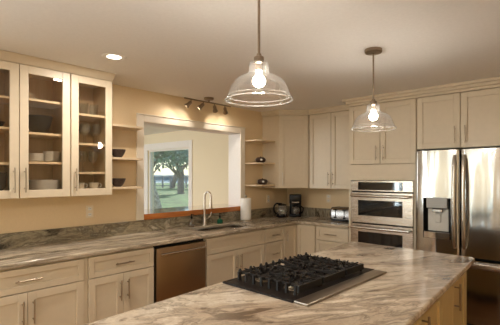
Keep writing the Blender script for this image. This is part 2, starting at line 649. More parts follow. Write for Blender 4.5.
def window(n, x0, x1, z0, z1, y, face=-1, mullions=(), rails=(), casing=0.09, right_casing=None, mat='white_trim'):
    """a framed window in a wall that runs along x. face -1: the room is on its -y side"""
    rc = casing if right_casing is None else right_casing
    root = bpy.data.objects.new('window_%d' % n, None)
    COL.objects.link(root)
    root['kind'] = 'structure'
    root.location = (0, 0, 0)
    f = BM()
    yi = y + face * 0.02
    yo = y + 0.001 * face * -1
    # casing on the wall face
    box(f, x0 - casing, yi, z0 - casing, x0, y, z1 + casing, 0.004)
    box(f, x1, yi, z0 - casing, x1 + rc, y, z1 + casing, 0.004)
    box(f, x0, yi, z1, x1, y, z1 + casing, 0.004)
    box(f, x0, yi, z0 - casing, x1, y, z0, 0.004)
    # sash in the wall's thickness
    ya, yb = y - face * 0.03, y - face * 0.09
    t = 0.035
    box(f, x0, ya, z0, x0 + t, yb, z1)
    box(f, x1 - t, ya, z0, x1, yb, z1)
    box(f, x0 + t, ya, z0, x1 - t, yb, z0 + t)
    box(f, x0 + t, ya, z1 - t, x1 - t, yb, z1)
    for mx in mullions:
        box(f, mx - 0.02, ya, z0 + t, mx + 0.02, yb, z1 - t)
    fr = struct('window_frame', f, mat, parent=root)
    g = BM()
    ym = y - face * 0.06
    box(g, x0 + t, ym - 0.003, z0 + t, x1 - t, ym + 0.003, z1 - t)
    struct('window_pane', g, 'pane', parent=root)
    return root


for k, (a, b, c, d) in enumerate(RW):
    window(k + 2, a, b, c, d, -7.5, face=1)

w6 = window(6, -6.9, -5.6, 0.9, 2.1, 0, face=-1, mullions=(-6.25,))
w6.rotation_euler = (0, 0, R(90))

# next room, seen through the pass-through
WX0, WX1, WZ0, WZ1 = -3.86, -2.475, 0.45, 2.057
WXa, WXb, WZa, WZb = WX0 - 0.04, WX1 + 0.035, WZ0 - 0.035, WZ1 + 0.035
bm = BM()
box(bm, -6.15, 0, 0, WXa, 0.15, CEIL)
box(bm, WXb, 0, 0, WL - 0.001, 0.15, CEIL)
box(bm, WXa, 0, 0, WXb, 0.15, WZa)
box(bm, WXa, 0, WZb, WXb, 0.15, CEIL)
struct('wall_next_room_back', bm, 'cream_wall')
window(1, WXa, WXb, WZa, WZb, 0, face=-1, casing=0.14, right_casing=0.11)
bm = BM()
box(bm, -6.15, -5.35, 0, -6.0, 0, CEIL)
struct('wall_next_room_left', bm, 'cream_wall')
bm = BM()
box(bm, -6.0, -5.35, 0, -4.5, -5.2, CEIL)
box(bm, -2.3, -5.35, 0, WL - 0.001, -5.2, CEIL)
box(bm, -4.5, -5.35, 0, -2.3, -5.2, 0.8)
box(bm, -4.5, -5.35, 2.2, -2.3, -5.2, CEIL)
struct('wall_next_room_front', bm, 'cream_wall')

window(5, -4.5, -2.3, 0.8, 2.2, -5.2, face=1, mullions=(-3.4,))  # unseen window, added to let the fill light into this room

# pass-through casing and jamb lining
bm = BM()
cw = 0.088
box(bm, 0.0, -2.60 - cw, OZ0 + 0.003, 0.022, -2.60, 2.098 + cw * 0.85, 0.004)
box(bm, 0.0, -1.088, OZ0 + 0.003, 0.022, -1.088 + cw, 2.098 + cw * 0.85, 0.004)
box(bm, 0.0, -2.60, 2.098, 0.022, -1.088, 2.098 + cw * 0.85, 0.004)
box(bm, 0.0, -2.60 - cw, 2.098 + cw * 0.85, 0.032, -1.088 + cw, 2.098 + cw * 0.85 + 0.012, 0.003)
struct('trim_1', bm, 'trim')
bm = BM()
box(bm, WL - 0.01, OY0, 1.106, 0.0, -2.60, OZ1)
box(bm, WL - 0.01, -1.085, 1.106, 0.0, OY1, OZ1)
box(bm, WL - 0.01, -2.60, 2.095, 0.0, -1.085, OZ1)
struct('trim_2', bm, 'white_trim')
bm = BM()
prism(bm, [(0.03, -2.598), (0.03, -1.087), (WL - 0.012, -1.087), (WL - 0.012, -0.90), (-0.50, -0.90), (-0.50, -2.78), (WL - 0.012, -2.78), (WL - 0.012, -2.598)], 1.042, 1.104, 0.004)
tag(obj('pass_through_ledge', bm, 'red_wood'), 'orange-stained glossy wooden ledge across the foot of the pass-through opening', 'ledge')

# crown and filler trims above the cabinets
bm = BM()
sec = [(0.0, 2.384), (0.338, 2.384), (0.345, 2.390), (0.392, 2.438), (0.392, CEIL - 0.001), (0.0, CEIL - 0.001)]
ra = [bm.verts.new((p[0], -5.2, p[1])) for p in sec]
rb = [bm.verts.new((p[0] if p[0] < 0.34 else p[0], -3.132, p[1])) for p in sec]
bm.faces.new(ra); bm.faces.new(rb[::-1])
for i in range(len(sec)):
    j = (i + 1) % len(sec)
    bm.faces.new((ra[i], rb[i], rb[j], ra[j]))
struct('trim_3', bm, 'cabinet')
bm = BM()
prism(bm, [(0, 0), (0, -0.615), (0.318, -0.615), (0.63, -0.335), (1.392, -0.335), (1.392, 0)], 2.374, CEIL - 0.001)
prism(bm, [(0, -0.615), (0, -0.635), (0.325, -0.635), (0.64, -0.355), (1.392, -0.355), (1.392, -0.335), (0.63, -0.335), (0.318, -0.615)], 2.405, CEIL - 0.001)
struct('trim_4', bm, 'cabinet')
bm = BM()
box(bm, 1.398, -0.63, 2.359, 3.14, 0, CEIL - 0.001)
box(bm, 1.37, -0.665, 2.385, 3.17, -0.63, CEIL - 0.001, 0.003)
box(bm, 1.34, -0.695, 2.415, 3.20, -0.665, CEIL - 0.001, 0.003)
box(bm, 1.37, -0.63, 2.385, 1.398, -0.34, CEIL - 0.001)
struct('trim_5', bm, 'cabinet')

# ------------------------------------------------------------------ cabinets
# local frame of a cabinet: x along its front, front face at y = 0, body towards +y


def shaker(bm, x0, z0, x1, z1, y=-0.02, t=0.02, fw=0.058, panel=True):
    """a flat frame round a recessed panel, its front at y"""
    yb = y + t
    box(bm, x0, y, z0, x0 + fw, yb, z1, 0.0018)
    box(bm, x1 - fw, y, z0, x1, yb, z1, 0.0018)
    box(bm, x0 + fw, y, z0, x1 - fw, yb, z0 + fw, 0.0018)
    box(bm, x0 + fw, y, z1 - fw, x1 - fw, yb, z1, 0.0018)
    if panel:
        box(bm, x0 + fw - 0.002, y + 0.012, z0 + fw - 0.002, x1 - fw + 0.002, yb - 0.002, z1 - fw + 0.002)
    return bm


def pull(x0, z0, x1, z1, y=-0.02, r=0.0055, out=0.032, mat='pull', parent=None):
    """a bar handle with two posts"""
    b = BM()
    v = Vector((x1 - x0, 0, z1 - z0))
    L = v.length
    d = v / L
    a = Vector((x0, y - out, z0))
    e = Vector((x1, y - out, z1))
    tube(b, [a, e], r, 10)
    for s in (0.16, 0.84):
        p = a + d * (L * s)
        tube(b, [p, Vector((p.x, y + 0.001, p.z))], r * 0.8, 8)
    return obj('handle', b, mat, parent, smooth=True)


def carcass(root, w, d, z0, z1, mat='cabinet', shelves=(), inside=None, kick=0.0, mid=None, top=True, floor=None):
    b = BM()
    t = 0.018
    zb = z0 + kick
    box(b, 0.0005, 0, zb, t, d, z1)
    box(b, w - t, 0, zb, w - 0.0005, d, z1)
    zf = floor or zb + t
    box(b, t, 0, zb, w - t, d, zf)
    box(b, t, 0, z1 - t, w - t, d if top else 0.05, z1)
    box(b, t, d - 0.008, zb + t, w - t, d, z1 - t)
    if mid:
        box(b, mid - t / 2, 0, zb + t, mid + t / 2, d - 0.008, z1 - t)
    body = obj('carcass', b, mat, root)
    if kick:
        k = BM()
        box(k, 0.0, 0.07, z0, w, d, z0 + kick - 0.001)
        obj('toe_kick', k, 'kick', root)
    if shelves:
        for (sx0, sx1, sz) in shelves:
            s = BM()
            box(s, sx0, 0.012, sz - 0.019, sx1, d - 0.009, sz, 0.0015)
            obj('shelf', s, inside or 'shelf', root)
    if inside:
        s = BM()
        e = 0.0015
        box(s, t, d - 0.0105, zb + t, w - t, d - 0.0085, z1 - t)
        box(s, t, 0.002, zb + t, t + e, d - 0.0105, z1 - t)
        box(s, w - t - e, 0.002, zb + t, w - t, d - 0.0105, z1 - t)
        box(s, t, 0.002, zf, w - t, d - 0.0105, zf + e)
        if mid:
            box(s, mid - t / 2 - e, 0.002, zb + t, mid - t / 2, d - 0.0105, z1 - t)
            box(s, mid + t / 2, 0.002, zb + t, mid + t / 2 + e, d - 0.0105, z1 - t)
        obj('lining', s, 'inside', root)
    return body


def door(root, x0, z0, x1, z1, hs=None, hz=None, mat='cabinet', name='door', fw=0.058):
    """hs: handle x, hz: its span"""
    d = obj(name, shaker(BM(), x0, z0, x1, z1, fw=fw), mat, root)
    if hs is not None:
        pull(hs, hz[0], hs, hz[1], parent=d)
    return d


def drawer(root, x0, z0, x1, z1, hw=0.16, mat='cabinet', fw=0.045, handle=True):
    d = obj('drawer' if handle else 'false_front', shaker(BM(), x0, z0, x1, z1, fw=fw), mat, root)
    if handle:
        xm, zm = (x0 + x1) / 2, (z0 + z1) / 2
        pull(xm - hw / 2, zm, xm + hw / 2, zm, parent=d)
    return d


def glass_door(root, x0, z0, x1, z1, hs, fw=0.062):
    d = obj('door', shaker(BM(), x0, z0, x1, z1, fw=fw, panel=False), 'cabinet', root)
    g = BM()
    box(g, x0 + fw - 0.001, -0.012, z0 + fw - 0.001, x1 - fw + 0.001, -0.008, z1 - fw + 0.001)
    obj('pane', g, 'door_glass', d)
    pull(hs, z0 + 0.045, hs, z0 + 0.235, parent=d)
    return d


H90 = R(90)
UZ0, UZ1 = 1.343, 2.381
G = 0.002
# glass-front cabinets over the left run; front of carcass at x = .325
ca = thing('glass_front_cabinet', 'cream wall cabinet with two glass doors holding plates and bowls, cut by the photo edge', 'cabinet', (0.325, -4.29, 0), H90, 'glass front wall cabinets')
wA = 0.776
zs = [1.632, 1.866, 2.132]
sh = [(0.02, 0.377, z) for z in (1.62, 1.89, 2.125)] + [(0.399, wA - 0.02, z) for z in zs]
carcass(ca, wA, 0.323, UZ0, UZ1, shelves=sh, inside='shelf', mid=wA / 2, floor=1.392)
glass_door(ca, G, UZ0 + G, wA / 2 - 0.003, UZ1 - G, wA / 2 - 0.04)
glass_door(ca, wA / 2 + 0.003, UZ0 + G, wA - 0.004, UZ1 - G, wA / 2 + 0.035)
cb = thing('glass_front_cabinet', 'narrow cream wall cabinet with one glass door holding stemware and cups', 'cabinet', (0.325, -3.512, 0), H90, 'glass front wall cabinets')
wB = 0.374
carcass(cb, wB, 0.323, UZ0, UZ1, shelves=[(0.02, wB - 0.02, z) for z in (1.552, 1.805, 2.062)], inside='shelf', floor=1.392)
glass_door(cb, 0.004, UZ0 + G, wB - G, UZ1 - G, 0.034)

# diagonal corner wall cabinet
cc = thing('corner_wall_cabinet', 'cream diagonal corner wall cabinet with a single tall door above the coffee maker', 'cabinet', (0, 0, 0))
pts = [(0.002, -0.002), (0.002, -0.607), (0.305, -0.607), (0.618, -0.325), (0.618, -0.002)]
obj('carcass', prism(BM(), pts, UZ0, 2.371), 'cabinet', cc)
bm = shaker(BM(), 0.012, UZ0 + G, 0.410, 2.369)
ang = math.atan2(-0.325 + 0.607, 0.618 - 0.305)
mt = Matrix.Translation((0.305, -0.607, 0)) @ Matrix.Rotation(ang, 4, 'Z')
bmesh.ops.transform(bm, matrix=mt, verts=bm.verts[:])
dd = obj('door', bm, 'cabinet', cc)
hb = BM()
tube(hb, [(0.045, -0.052, 1.385), (0.045, -0.052, 1.565)], 0.0055)
for z in (1.41, 1.54):
    tube(hb, [(0.045, -0.052, z), (0.045, -0.019, z)], 0.0045, 8)
bmesh.ops.transform(hb, matrix=mt, verts=hb.verts[:])
obj('handle', hb, 'nickel', dd, smooth=True)

# back run wall cabinet
cd = thing('wall_cabinet', 'cream two-door wall cabinet on the back wall above the toaster', 'cabinet', (0.622, -0.307, 0))
wC = 0.772
carcass(cd, wC, 0.303, UZ0, 2.371)
door(cd, 0.006, UZ0 + G, 0.349, 2.369, 0.318, (1.385, 1.565))
door(cd, 0.354, UZ0 + G, 0.70, 2.369, 0.385, (1.385, 1.565))

# tall oven cabinet
ce = thing('oven_cabinet', 'tall cream cabinet that houses the double oven, two doors above it', 'cabinet', (1.398, -0.61, 0))
w = 0.792
b = BM()
t = 0.018
box(b, 0, 0, 0.1, t, 0.608, 2.355)
box(b, w - t, 0, 0.1, w, 0.608, 2.355)
box(b, t, 0, 2.337, w - t, 0.608, 2.355)
box(b, t, 0, 1.50, w - t, 0.608, 1.518)
box(b, t, 0, 0.20, w - t, 0.608, 0.218)
box(b, t, 0, 0.1, w - t, 0.608, 0.118)
box(b, t, 0.60, 0.118, w - t, 0.608, 2.337)
obj('carcass', b, 'cabinet', ce)
b = BM()
box(b, 0, 0.07, 0, w, 0.6, 0.099)
obj('toe_kick', b, 'kick', ce)
b = BM()
box(b, 0.0, -0.02, 1.466, w - 0.003, -0.0005, 1.650, 0.0015)
box(b, 0.0, -0.02, 0.1, 0.03, -0.0005, 1.466)
box(b, w - 0.026, -0.02, 0.1, w - 0.003, -0.0005, 1.466)
box(b, 0.03, -0.02, 0.1, w - 0.026, -0.0005, 0.215)
obj('face_panel', b, 'cabinet', ce)
door(ce, G, 1.655, 0.388, 2.353, 0.348, (1.70, 1.865))
door(ce, 0.393, 1.655, w - 0.004, 2.353, 0.433, (1.70, 1.865))

# cabinet over the refrigerator
cf = thing('refrigerator_surround_cabinet', 'cream two-door cabinet over the stainless refrigerator', 'cabinet', (2.196, -0.61, 0))
w = 0.944
b = BM()
box(b, 0, 0, 1.80, w, 0.608, 2.355)
box(b, 0.922, 0, 0, w, 0.608, 1.80)
obj('carcass', b, 'cabinet', cf)
door(cf, 0.004, 1.803, 0.420, 2.353, 0.377, (1.845, 2.02))
door(cf, 0.428, 1.803, w - 0.004, 2.353, 0.470, (1.845, 2.02))

# base cabinets of the left run; carcass front at x = .61
BZ = 0.874
BF = 0.61


def base_cab(label, y0, y1, layout, rot=H90, x=BF, cat='cabinet', group='cream base cabinets'):
    w = y1 - y0
    c = thing('base_cabinet', label, cat, (x, y0, 0) if rot else (y0, x, 0), rot, group)
    carcass(c, w, 0.59, 0, BZ, kick=0.1, top=layout != 'sink')
    zt = BZ - 0.012
    zd = 0.690
    if layout == 'drawer_doors':
        drawer(c, 0.004, zd + 0.004, w - 0.004, zt, 0.17)
        m = w / 2
        door(c, 0.004, 0.104, m - 0.0015, zd - 0.003, m - 0.035, (0.465, 0.635))
        door(c, m + 0.0015, 0.104, w - 0.004, zd - 0.003, m + 0.035, (0.465, 0.635))
    elif layout == 'sink':
        drawer(c, 0.004, zd + 0.004, w - 0.004, zt, handle=False)
        m = w / 2
        door(c, 0.004, 0.104, m - 0.0015, zd - 0.003, m - 0.035, (0.465, 0.635))
        door(c, m + 0.0015, 0.104, w - 0.004, zd - 0.003, m + 0.035, (0.465, 0.635))
    elif layout == 'drawers':
        for a, b_ in ((zd + 0.004, zt), (0.40, zd - 0.003), (0.104, 0.396)):
            drawer(c, 0.004, a, w - 0.004, b_, 0.13)
    return c


base_cab('cream base cabinet, drawer over two doors, cut by the photo edge', -5.15, -4.352, 'drawer_doors')
base_cab('cream base cabinet, drawer over two doors, under the plate cabinet', -4.346, -3.526, 'drawer_doors')
base_cab('cream base cabinet, drawer over two doors, beside the dishwasher', -3.496, -2.882, 'drawer_doors')
b = BM()
box(b, 0.02, -3.524, 0.1, 0.617, -3.498, BZ)
tag(obj('filler_panel', b, 'cabinet'), 'narrow upright cream filler strip between two base cabinets', 'panel')
base_cab('cream sink base cabinet with plain false drawer front over two doors', -2.246, -1.305, 'sink')
base_cab('narrow cream base cabinet with a stack of small drawers beside the sink cabinet', -1.300, -0.916, 'drawers')
# corner base with two doors in an L
c = thing('corner_base_cabinet', 'cream corner base cabinet with two doors meeting in the inside corner', 'cabinet', (0, 0, 0), 0, 'cream base cabinets')
obj('carcass', prism(BM(), [(0.002, -0.002), (0.002, -0.912), (0.61, -0.912), (0.61, -0.61), (0.914, -0.61), (0.914, -0.002)], 0.1, BZ), 'cabinet', c)
obj('toe_kick', prism(BM(), [(0.01, -0.01), (0.01, -0.91), (0.54, -0.91), (0.54, -0.54), (0.912, -0.54), (0.912, -0.01)], 0, 0.099), 'kick', c)
bm = shaker(BM(), 0, 0.104, 0.278, BZ - 0.012, fw=0.052)
bmesh.ops.transform(bm, matrix=Matrix.Translation((0.611, -0.912, 0)) @ Matrix.Rotation(H90, 4, 'Z'), verts=bm.verts[:])
d1 = obj('door', bm, 'cabinet', c)
hb = BM()
tube(hb, [(0.662, -0.875, 0.66), (0.662, -0.875, 0.80)], 0.005)
for z in (0.68, 0.78):
    tube(hb, [(0.662, -0.875, z), (0.63, -0.875, z)], 0.004, 8)
obj('handle', hb, 'nickel', d1, smooth=True)
bm = shaker(BM(), 0.634, 0.104, 0.911, BZ - 0.012, fw=0.052)
bmesh.ops.translate(bm, vec=(0, -0.611, 0), verts=bm.verts[:])
obj('door', bm, 'cabinet', c)
# back run drawers: local frame unrotated
c = thing('base_cabinet', 'cream base cabinet with wide drawers between the corner and the ovens', 'cabinet', (0.918, -0.61, 0), 0, 'cream base cabinets')
w = 0.476
carcass(c, w, 0.59, 0, BZ, kick=0.1)
for a, b_ in ((0.694, 0.862), (0.404, 0.687), (0.104, 0.40)):
    drawer(c, 0.012, a, w - 0.006, b_, 0.17)

# ------------------------------------------------------------------ dishwasher
dw = thing('dishwasher', 'stainless dishwasher with a bar handle under the counter', 'dishwasher', (BF, -2.878, 0), H90)
w = 0.626
b = BM()
box(b, 0.008, 0.02, 0.10, w - 0.008, 0.58, 0.868)
box(b, 0.03, 0.08, 0.0, w - 0.03, 0.5, 0.10)
obj('tub', b, 'gap', dw)
b = BM()
box(b, 0.018, -0.026, 0.11, w - 0.012, 0.0195, 0.845, 0.004, 2)
d_ = obj('door', b, 'washer', dw, smooth=True)
b = BM()
pts = [(0.05 + (w - 0.095) * k / 10, -0.058 - 0.008 * math.sin(PI * k / 10), 0.79) for k in range(11)]
tube(b, pts, 0.011, 12)
for x in (0.07, w - 0.065):
    tube(b, [(x, -0.06, 0.79), (x, -0.024, 0.79)], 0.009, 8)
obj('handle', b, 'steel', d_, smooth=True)

# ------------------------------------------------------------------ worktops
CT0, CT1 = 0.876, 0.914
SKX0, SKX1, SKY0, SKY1 = 0.135, 0.52, -2.13, -1.33


def round_rect(x0, y0, x1, y1, r, n=4):
    out = []
    for cx, cy, a0 in ((x1 - r, y1 - r, 0), (x0 + r, y1 - r, 90), (x0 + r, y0 + r, 180), (x1 - r, y0 + r, 270)):
        for k in range(n + 1):
            a = R(a0 + 90 * k / n)
            out.append((cx + r * math.cos(a), cy + r * math.sin(a)))
    return out


b = slab(BM(), [(0.002, -5.2), (0.65, -5.2), (0.65, -0.69), (0.69, -0.65), (0.69, -0.002), (0.002, -0.002)], [round_rect(SKX0, SKY0, SKX1, SKY1, 0.07)], CT0, CT1)
ct = thing('countertop', 'long L-shaped veined beige and brown stone worktop along the walls', 'countertop', (0, 0, 0))
obj('sink_run_slab', b, 'granite', ct, bevel=0.008)
b = BM()
box(b, 0.6905, -0.65, CT0, 1.396, -0.002, CT1)
obj('back_run_slab', b, 'granite_b', ct, bevel=0.008)
b = BM()
box(b, 0.0005, -5.2, CT1, 0.022, -0.0225, 1.041, 0.002)
tag(obj('backsplash', b, 'splash'), 'low grey-brown stone upstand along the wall under the pass-through', 'backsplash', 'stone upstands')
b = BM()
box(b, 0.0005, -0.022, CT1, 1.396, -0.0005, 1.041, 0.002)
tag(obj('backsplash', b, 'splash_b'), 'low grey-brown stone upstand on the back wall behind the toaster', 'backsplash', 'stone upstands')

# ------------------------------------------------------------------ sink and faucet
b = BM()
rr = [round_rect(SKX0 - 0.005, SKY0 - 0.005, SKX1 + 0.005, SKY1 + 0.005, 0.07), round_rect(SKX0 + 0.01, SKY0 + 0.01, SKX1 - 0.01, SKY1 - 0.01, 0.06), round_rect(SKX0 + 0.04, SKY0 + 0.04, SKX1 - 0.04, SKY1 - 0.04, 0.05)]
zz = [0.8745, 0.72, 0.69]
rings = [[b.verts.new((p[0], p[1], z)) for p in r_] for r_, z in zip(rr, zz)]
for a, c in zip(rings, rings[1:]):
    n = len(a)
    for k in range(n):
        b.faces.new((a[k], c[k], c[(k + 1) % n], a[(k + 1) % n]))
b.faces.new(rings[-1])
sk = thing('sink', 'undermount stainless sink basin set in the worktop below the pass-through', 'sink', (0, 0, 0))
so = obj('basin', b, 'steel', sk, smooth=True)
md = so.modifiers.new('thickness', 'SOLIDIFY')
md.thickness = 0.002
md.offset = 1
b = BM()
lathe(b, [(0, 0.694), (0.035, 0.694), (0.045, 0.692), (0.045, 0.688)], (0.33, -1.73, 0.0005), 20)
obj('drain', b, 'chrome', sk, smooth=True)

fx, fy = 0.078, -1.792
fa = thing('faucet', 'tall brushed nickel gooseneck faucet behind the sink', 'faucet', (fx, fy, CT1))
b = BM()
lathe(b, [(0, 0), (0.028, 0), (0.028, 0.008), (0.022, 0.016), (0.020, 0.10), (0.015, 0.11), (0, 0.11)], seg=18)
obj('base', b, 'nickel', fa, smooth=True)
b = BM()
path = [(0, 0, 0.10), (0, 0, 0.22), (0, 0, 0.33)]
for k in range(1, 10):
    a = PI - PI * k / 9
    path.append((0.052 + 0.052 * math.cos(a), 0.01 * k / 9, 0.355 + 0.052 * math.sin(a)))
path.append((0.104, 0.01, 0.30))
tube(b, path, 0.0125, 14)
obj('spout', b, 'nickel', fa, smooth=True)
b = BM()
lathe(b, [(0, 0.305), (0.0145, 0.305), (0.016, 0.27), (0.019, 0.215), (0.017, 0.205), (0, 0.205)], (0.104, 0.01, 0), 16)
obj('spray_head', b, 'nickel', fa, smooth=True)
b = BM()
tube(b, [(0, 0.0, 0.075), (0.0, 0.055, 0.08), (0.015, 0.085, 0.115), (0.02, 0.095, 0.155)], [0.010, 0.009, 0.007, 0.006], 10)
obj('lever', b, 'nickel', fa, smooth=True)

# soap bottles


def pump_bottle(loc, label, mat, body, scale=1.0, name='soap_bottle'):
    t_ = thing(name, label, 'bottle', loc)
    b = BM()
    lathe(b, body, seg=20)
    obj('bottle_body', b, mat, t_, smooth=True)
    h = body[-1][1]
    b = BM()
    lathe(b, [(0, h - 0.002), (0.014, h - 0.002), (0.014, h + 0.018), (0.006, h + 0.02), (0.005, h + 0.042), (0.012, h + 0.044), (0.012, h + 0.053), (0, h + 0.055)], seg=14)
    tube(b, [(0, 0, h + 0.049), (0.035, 0.0, h + 0.047), (0.04, 0, h + 0.04)], 0.0045, 8)
    obj('pump', b, 'black', t_, smooth=True)
    return t_


pump_bottle((0.085, -2.0, CT1), 'clear squat soap bottle with dark pump behind the sink', 'soap', [(0, 0.001), (0.034, 0.001), (0.036, 0.01), (0.036, 0.06), (0.030, 0.075), (0.013, 0.085), (0.012, 0.10)])
g = pump_bottle((0.10, -1.555, CT1), 'dark green soap bottle with black pump beside the faucet', 'green', [(0, 0.001), (0.036, 0.001), (0.038, 0.008), (0.038, 0.048), (0.03, 0.056), (0.013, 0.062), (0.012, 0.078)])

# paper towel
pt = thing('paper_towel_holder', 'white paper towel roll on an upright metal stand beside the sink', 'paper towel', (0.125, -1.10, CT1))
b = BM()
lathe(b, [(0, 0), (0.082, 0), (0.082, 0.008), (0.07, 0.014), (0.008, 0.016), (0.008, 0.315), (0.016, 0.318), (0.018, 0.332), (0.010, 0.344), (0, 0.345)], seg=28)
obj('stand', b, 'nickel', pt, smooth=True)
b = BM()
lathe(b, [(0.022, 0.018), (0.070, 0.018), (0.072, 0.022), (0.072, 0.298), (0.070, 0.302), (0.022, 0.302), (0.020, 0.298), (0.020, 0.022), (0.022, 0.018)], seg=32)
obj('paper_roll', b, 'paper', pt, smooth=True)

# ------------------------------------------------------------------ kettle
kt = thing('electric_kettle', 'glass and black electric kettle on its base in the counter corner', 'kettle', (0.215, -0.415, CT1))
b = BM()
lathe(b, [(0, 0), (0.085, 0), (0.088, 0.01), (0.08, 0.022), (0.074, 0.03), (0.074, 0.045), (0, 0.045)], seg=24)
obj('base', b, 'black', kt, smooth=True)
b = BM()
lathe(b, [(0.072, 0.046), (0.078, 0.07), (0.076, 0.12), (0.066, 0.165), (0.058, 0.178)], seg=28)
o = obj('jug', b, 'jug_glass', kt, smooth=True)
b = BM()
lathe(b, [(0, 0.047), (0.069, 0.047), (0.074, 0.07), (0.073, 0.10), (0, 0.10)], seg=24)
obj('water', b, 'glass', kt, smooth=True)
b = BM()
lathe(b, [(0.060, 0.170), (0.064, 0.178), (0.060, 0.186), (0.02, 0.196), (0, 0.197)], seg=24)
obj('lid', b, 'black', kt, smooth=True)
b = BM()
hd = Vector((-0.55, -0.84, 0))
pts = []
for k in range(9):
    a = PI * 0.56 - PI * 1.02 * k / 8 + PI * 0.0
    pts.append(hd * (0.062 + 0.05 * math.cos(a) + 0.015) + Vector((0, 0, 0.125 + 0.075 * math.sin(a))))
pts = [Vector((0, 0, 0.192))] + pts
tube(b, pts, [0.012] + [0.0125] * 9, 10)
obj('handle', b, 'black', kt, smooth=True)

# coffee maker
cm = thing('coffee_maker', 'black drip coffee maker with glass carafe in the counter corner', 'coffee maker', (0.30, -0.20, CT1), R(35))
b = BM()
box(b, -0.085, -0.10, 0, 0.085, 0.085, 0.035, 0.01, 2)
box(b, -0.085, 0.01, 0.033, 0.085, 0.085, 0.22, 0.01, 2)
box(b, -0.088, -0.095, 0.19, 0.088, 0.087, 0.33, 0.015, 2)
obj('housing', b, 'black', cm, smooth=True)
b = BM()
box(b, -0.05, -0.101, 0.205, 0.05, -0.095, 0.225, 0.002)
obj('badge', b, 'chrome', cm)
ca_ = BM()
lathe(ca_, [(0.052, 0.040), (0.062, 0.06), (0.064, 0.09), (0.055, 0.13), (0.045, 0.15)], (0, -0.045, 0), 24)
cf_ = obj('carafe', ca_, 'jug_glass', cm, smooth=True)
b = BM()
lathe(b, [(0, 0.041), (0.05, 0.041), (0.06, 0.06), (0.060, 0.075), (0, 0.075)], (0, -0.045, 0), 20)
obj('coffee', b, 'coffee', cf_, smooth=True)
b = BM()
lathe(b, [(0.047, 0.148), (0.05, 0.155), (0.04, 0.170), (0, 0.172)], (0, -0.045, 0), 20)
obj('carafe_lid', b, 'black', cf_, smooth=True)
b = BM()
pts = [(0.045, -0.06, 0.15), (0.09, -0.075, 0.155), (0.115, -0.085, 0.13), (0.11, -0.083, 0.08), (0.085, -0.075, 0.055)]
tube(b, pts, 0.009, 8)
obj('handle', b, 'black', cf_, smooth=True)

# toaster
ts = thing('toaster', 'stainless four-slice toaster with black ends beside the ovens', 'toaster', (1.125, -0.22, CT1 + 0.0), R(-3))
b = BM()
w2, d2 = 0.15, 0.12
prof = [(-d2, 0.025), (-d2, 0.14), (-d2 + 0.012, 0.165), (-d2 + 0.035, 0.178), (d2 - 0.035, 0.178), (d2 - 0.012, 0.165), (d2, 0.14), (d2, 0.025)]
va = [b.verts.new((-w2 + 0.012, p[0], p[1])) for p in prof]
vb = [b.verts.new((w2 - 0.012, p[0], p[1])) for p in prof]
for i in range(len(prof)):
    j = (i + 1) % len(prof)
    b.faces.new((va[i], vb[i], vb[j], va[j]))
b.faces.new(va[::-1]); b.faces.new(vb)
obj('shell', b, 'chrome', ts, smooth=True)
b = BM()
for s in (-1, 1):
    pr = [(s * (w2 - 0.012), p[0] * 1.02, p[1] * 1.015) for p in prof]
    a = [b.verts.new(p) for p in pr]
    c = [b.verts.new((s * w2, p[1] * 0.97, p[2] * 0.985)) for p in pr]
    for i in range(len(a)):
        j = (i + 1) % len(a)
        b.faces.new((a[i], c[i], c[j], a[j]))
    b.faces.new(a); b.faces.new(c)
box(b, -w2 + 0.005, -d2 - 0.004, 0.006, w2 - 0.005, d2 + 0.004, 0.030, 0.004)
for sx in (-1, 1):
    for sy in (-1, 1):
        box(b, sx * 0.12 - 0.012, sy * 0.09 - 0.012, 0, sx * 0.12 + 0.012, sy * 0.09 + 0.012, 0.008)
obj('trim_band', b, 'black', ts)
for sx in (-0.075, 0.06):
    b = BM()
    box(b, sx - 0.006, -d2 - 0.002, 0.055, sx + 0.006, -d2 + 0.004, 0.155, 0.002)
    s_ = obj('lever_slot', b, 'black', ts)
    b = BM()
    box(b, sx - 0.020, -d2 - 0.022, 0.148, sx + 0.020, -d2 + 0.002, 0.160, 0.003)
    obj('lever', b, 'black', s_)
    b = BM()
    lathe(b, [(0, -0.002), (0.014, -0.002), (0.014, 0.014), (0.010, 0.018), (0, 0.018)], (sx, -d2, 0.048), 16, axis=(0, -1, 0))
    obj('knob', b, 'black', ts, smooth=True)
for sx in (-0.06, 0.06):
    for sy in (-0.045, 0.045):
        b = BM()
        box(b, sx - 0.052, sy - 0.014, 0.1765, sx + 0.052, sy + 0.014, 0.1795)
        obj('bread_slot', b, 'gap', ts)

# ------------------------------------------------------------------ open shelves
sl = []
for z, nm in ((2.0, 'top'), (1.685, 'middle'), (1.40, 'bottom')):
    b = BM()
    prism(b, [(0.001, -3.134), (0.25, -3.134), (0.25, -2.775), (0.225, -2.745), (0.001, -2.693)], z - 0.010, z + 0.010, 0.002)
    tag(obj('open_shelf', b, 'shelf'), {'top': 'empty cream open shelf, topmost of the three beside the glass cabinets', 'middle': 'cream open shelf beside the glass cabinets, middle one of three, bearing a bowl', 'bottom': 'cream open shelf beside the glass cabinets, lowest of three, bearing a bowl'}[nm], 'shelf', 'open shelves by the glass cabinets')
for z, nm in ((2.005, 'top'), (1.69, 'middle'), (1.385, 'bottom')):
    b = BM()
    prism(b, [(0.001, -0.609), (0.24, -0.609), (0.24, -0.90), (0.19, -0.965), (0.001, -0.996)], z - 0.010, z + 0.010, 0.002)
    tag(obj('open_shelf', b, 'shelf'), {'top': 'empty cream open shelf, topmost of the three beside the corner cabinet', 'middle': 'cream open shelf beside the corner cabinet, middle one, with a small dark pot', 'bottom': 'cream open shelf beside the corner cabinet, lowest one, with a small dark pot'}[nm], 'shelf', 'open shelves by the corner cabinet')


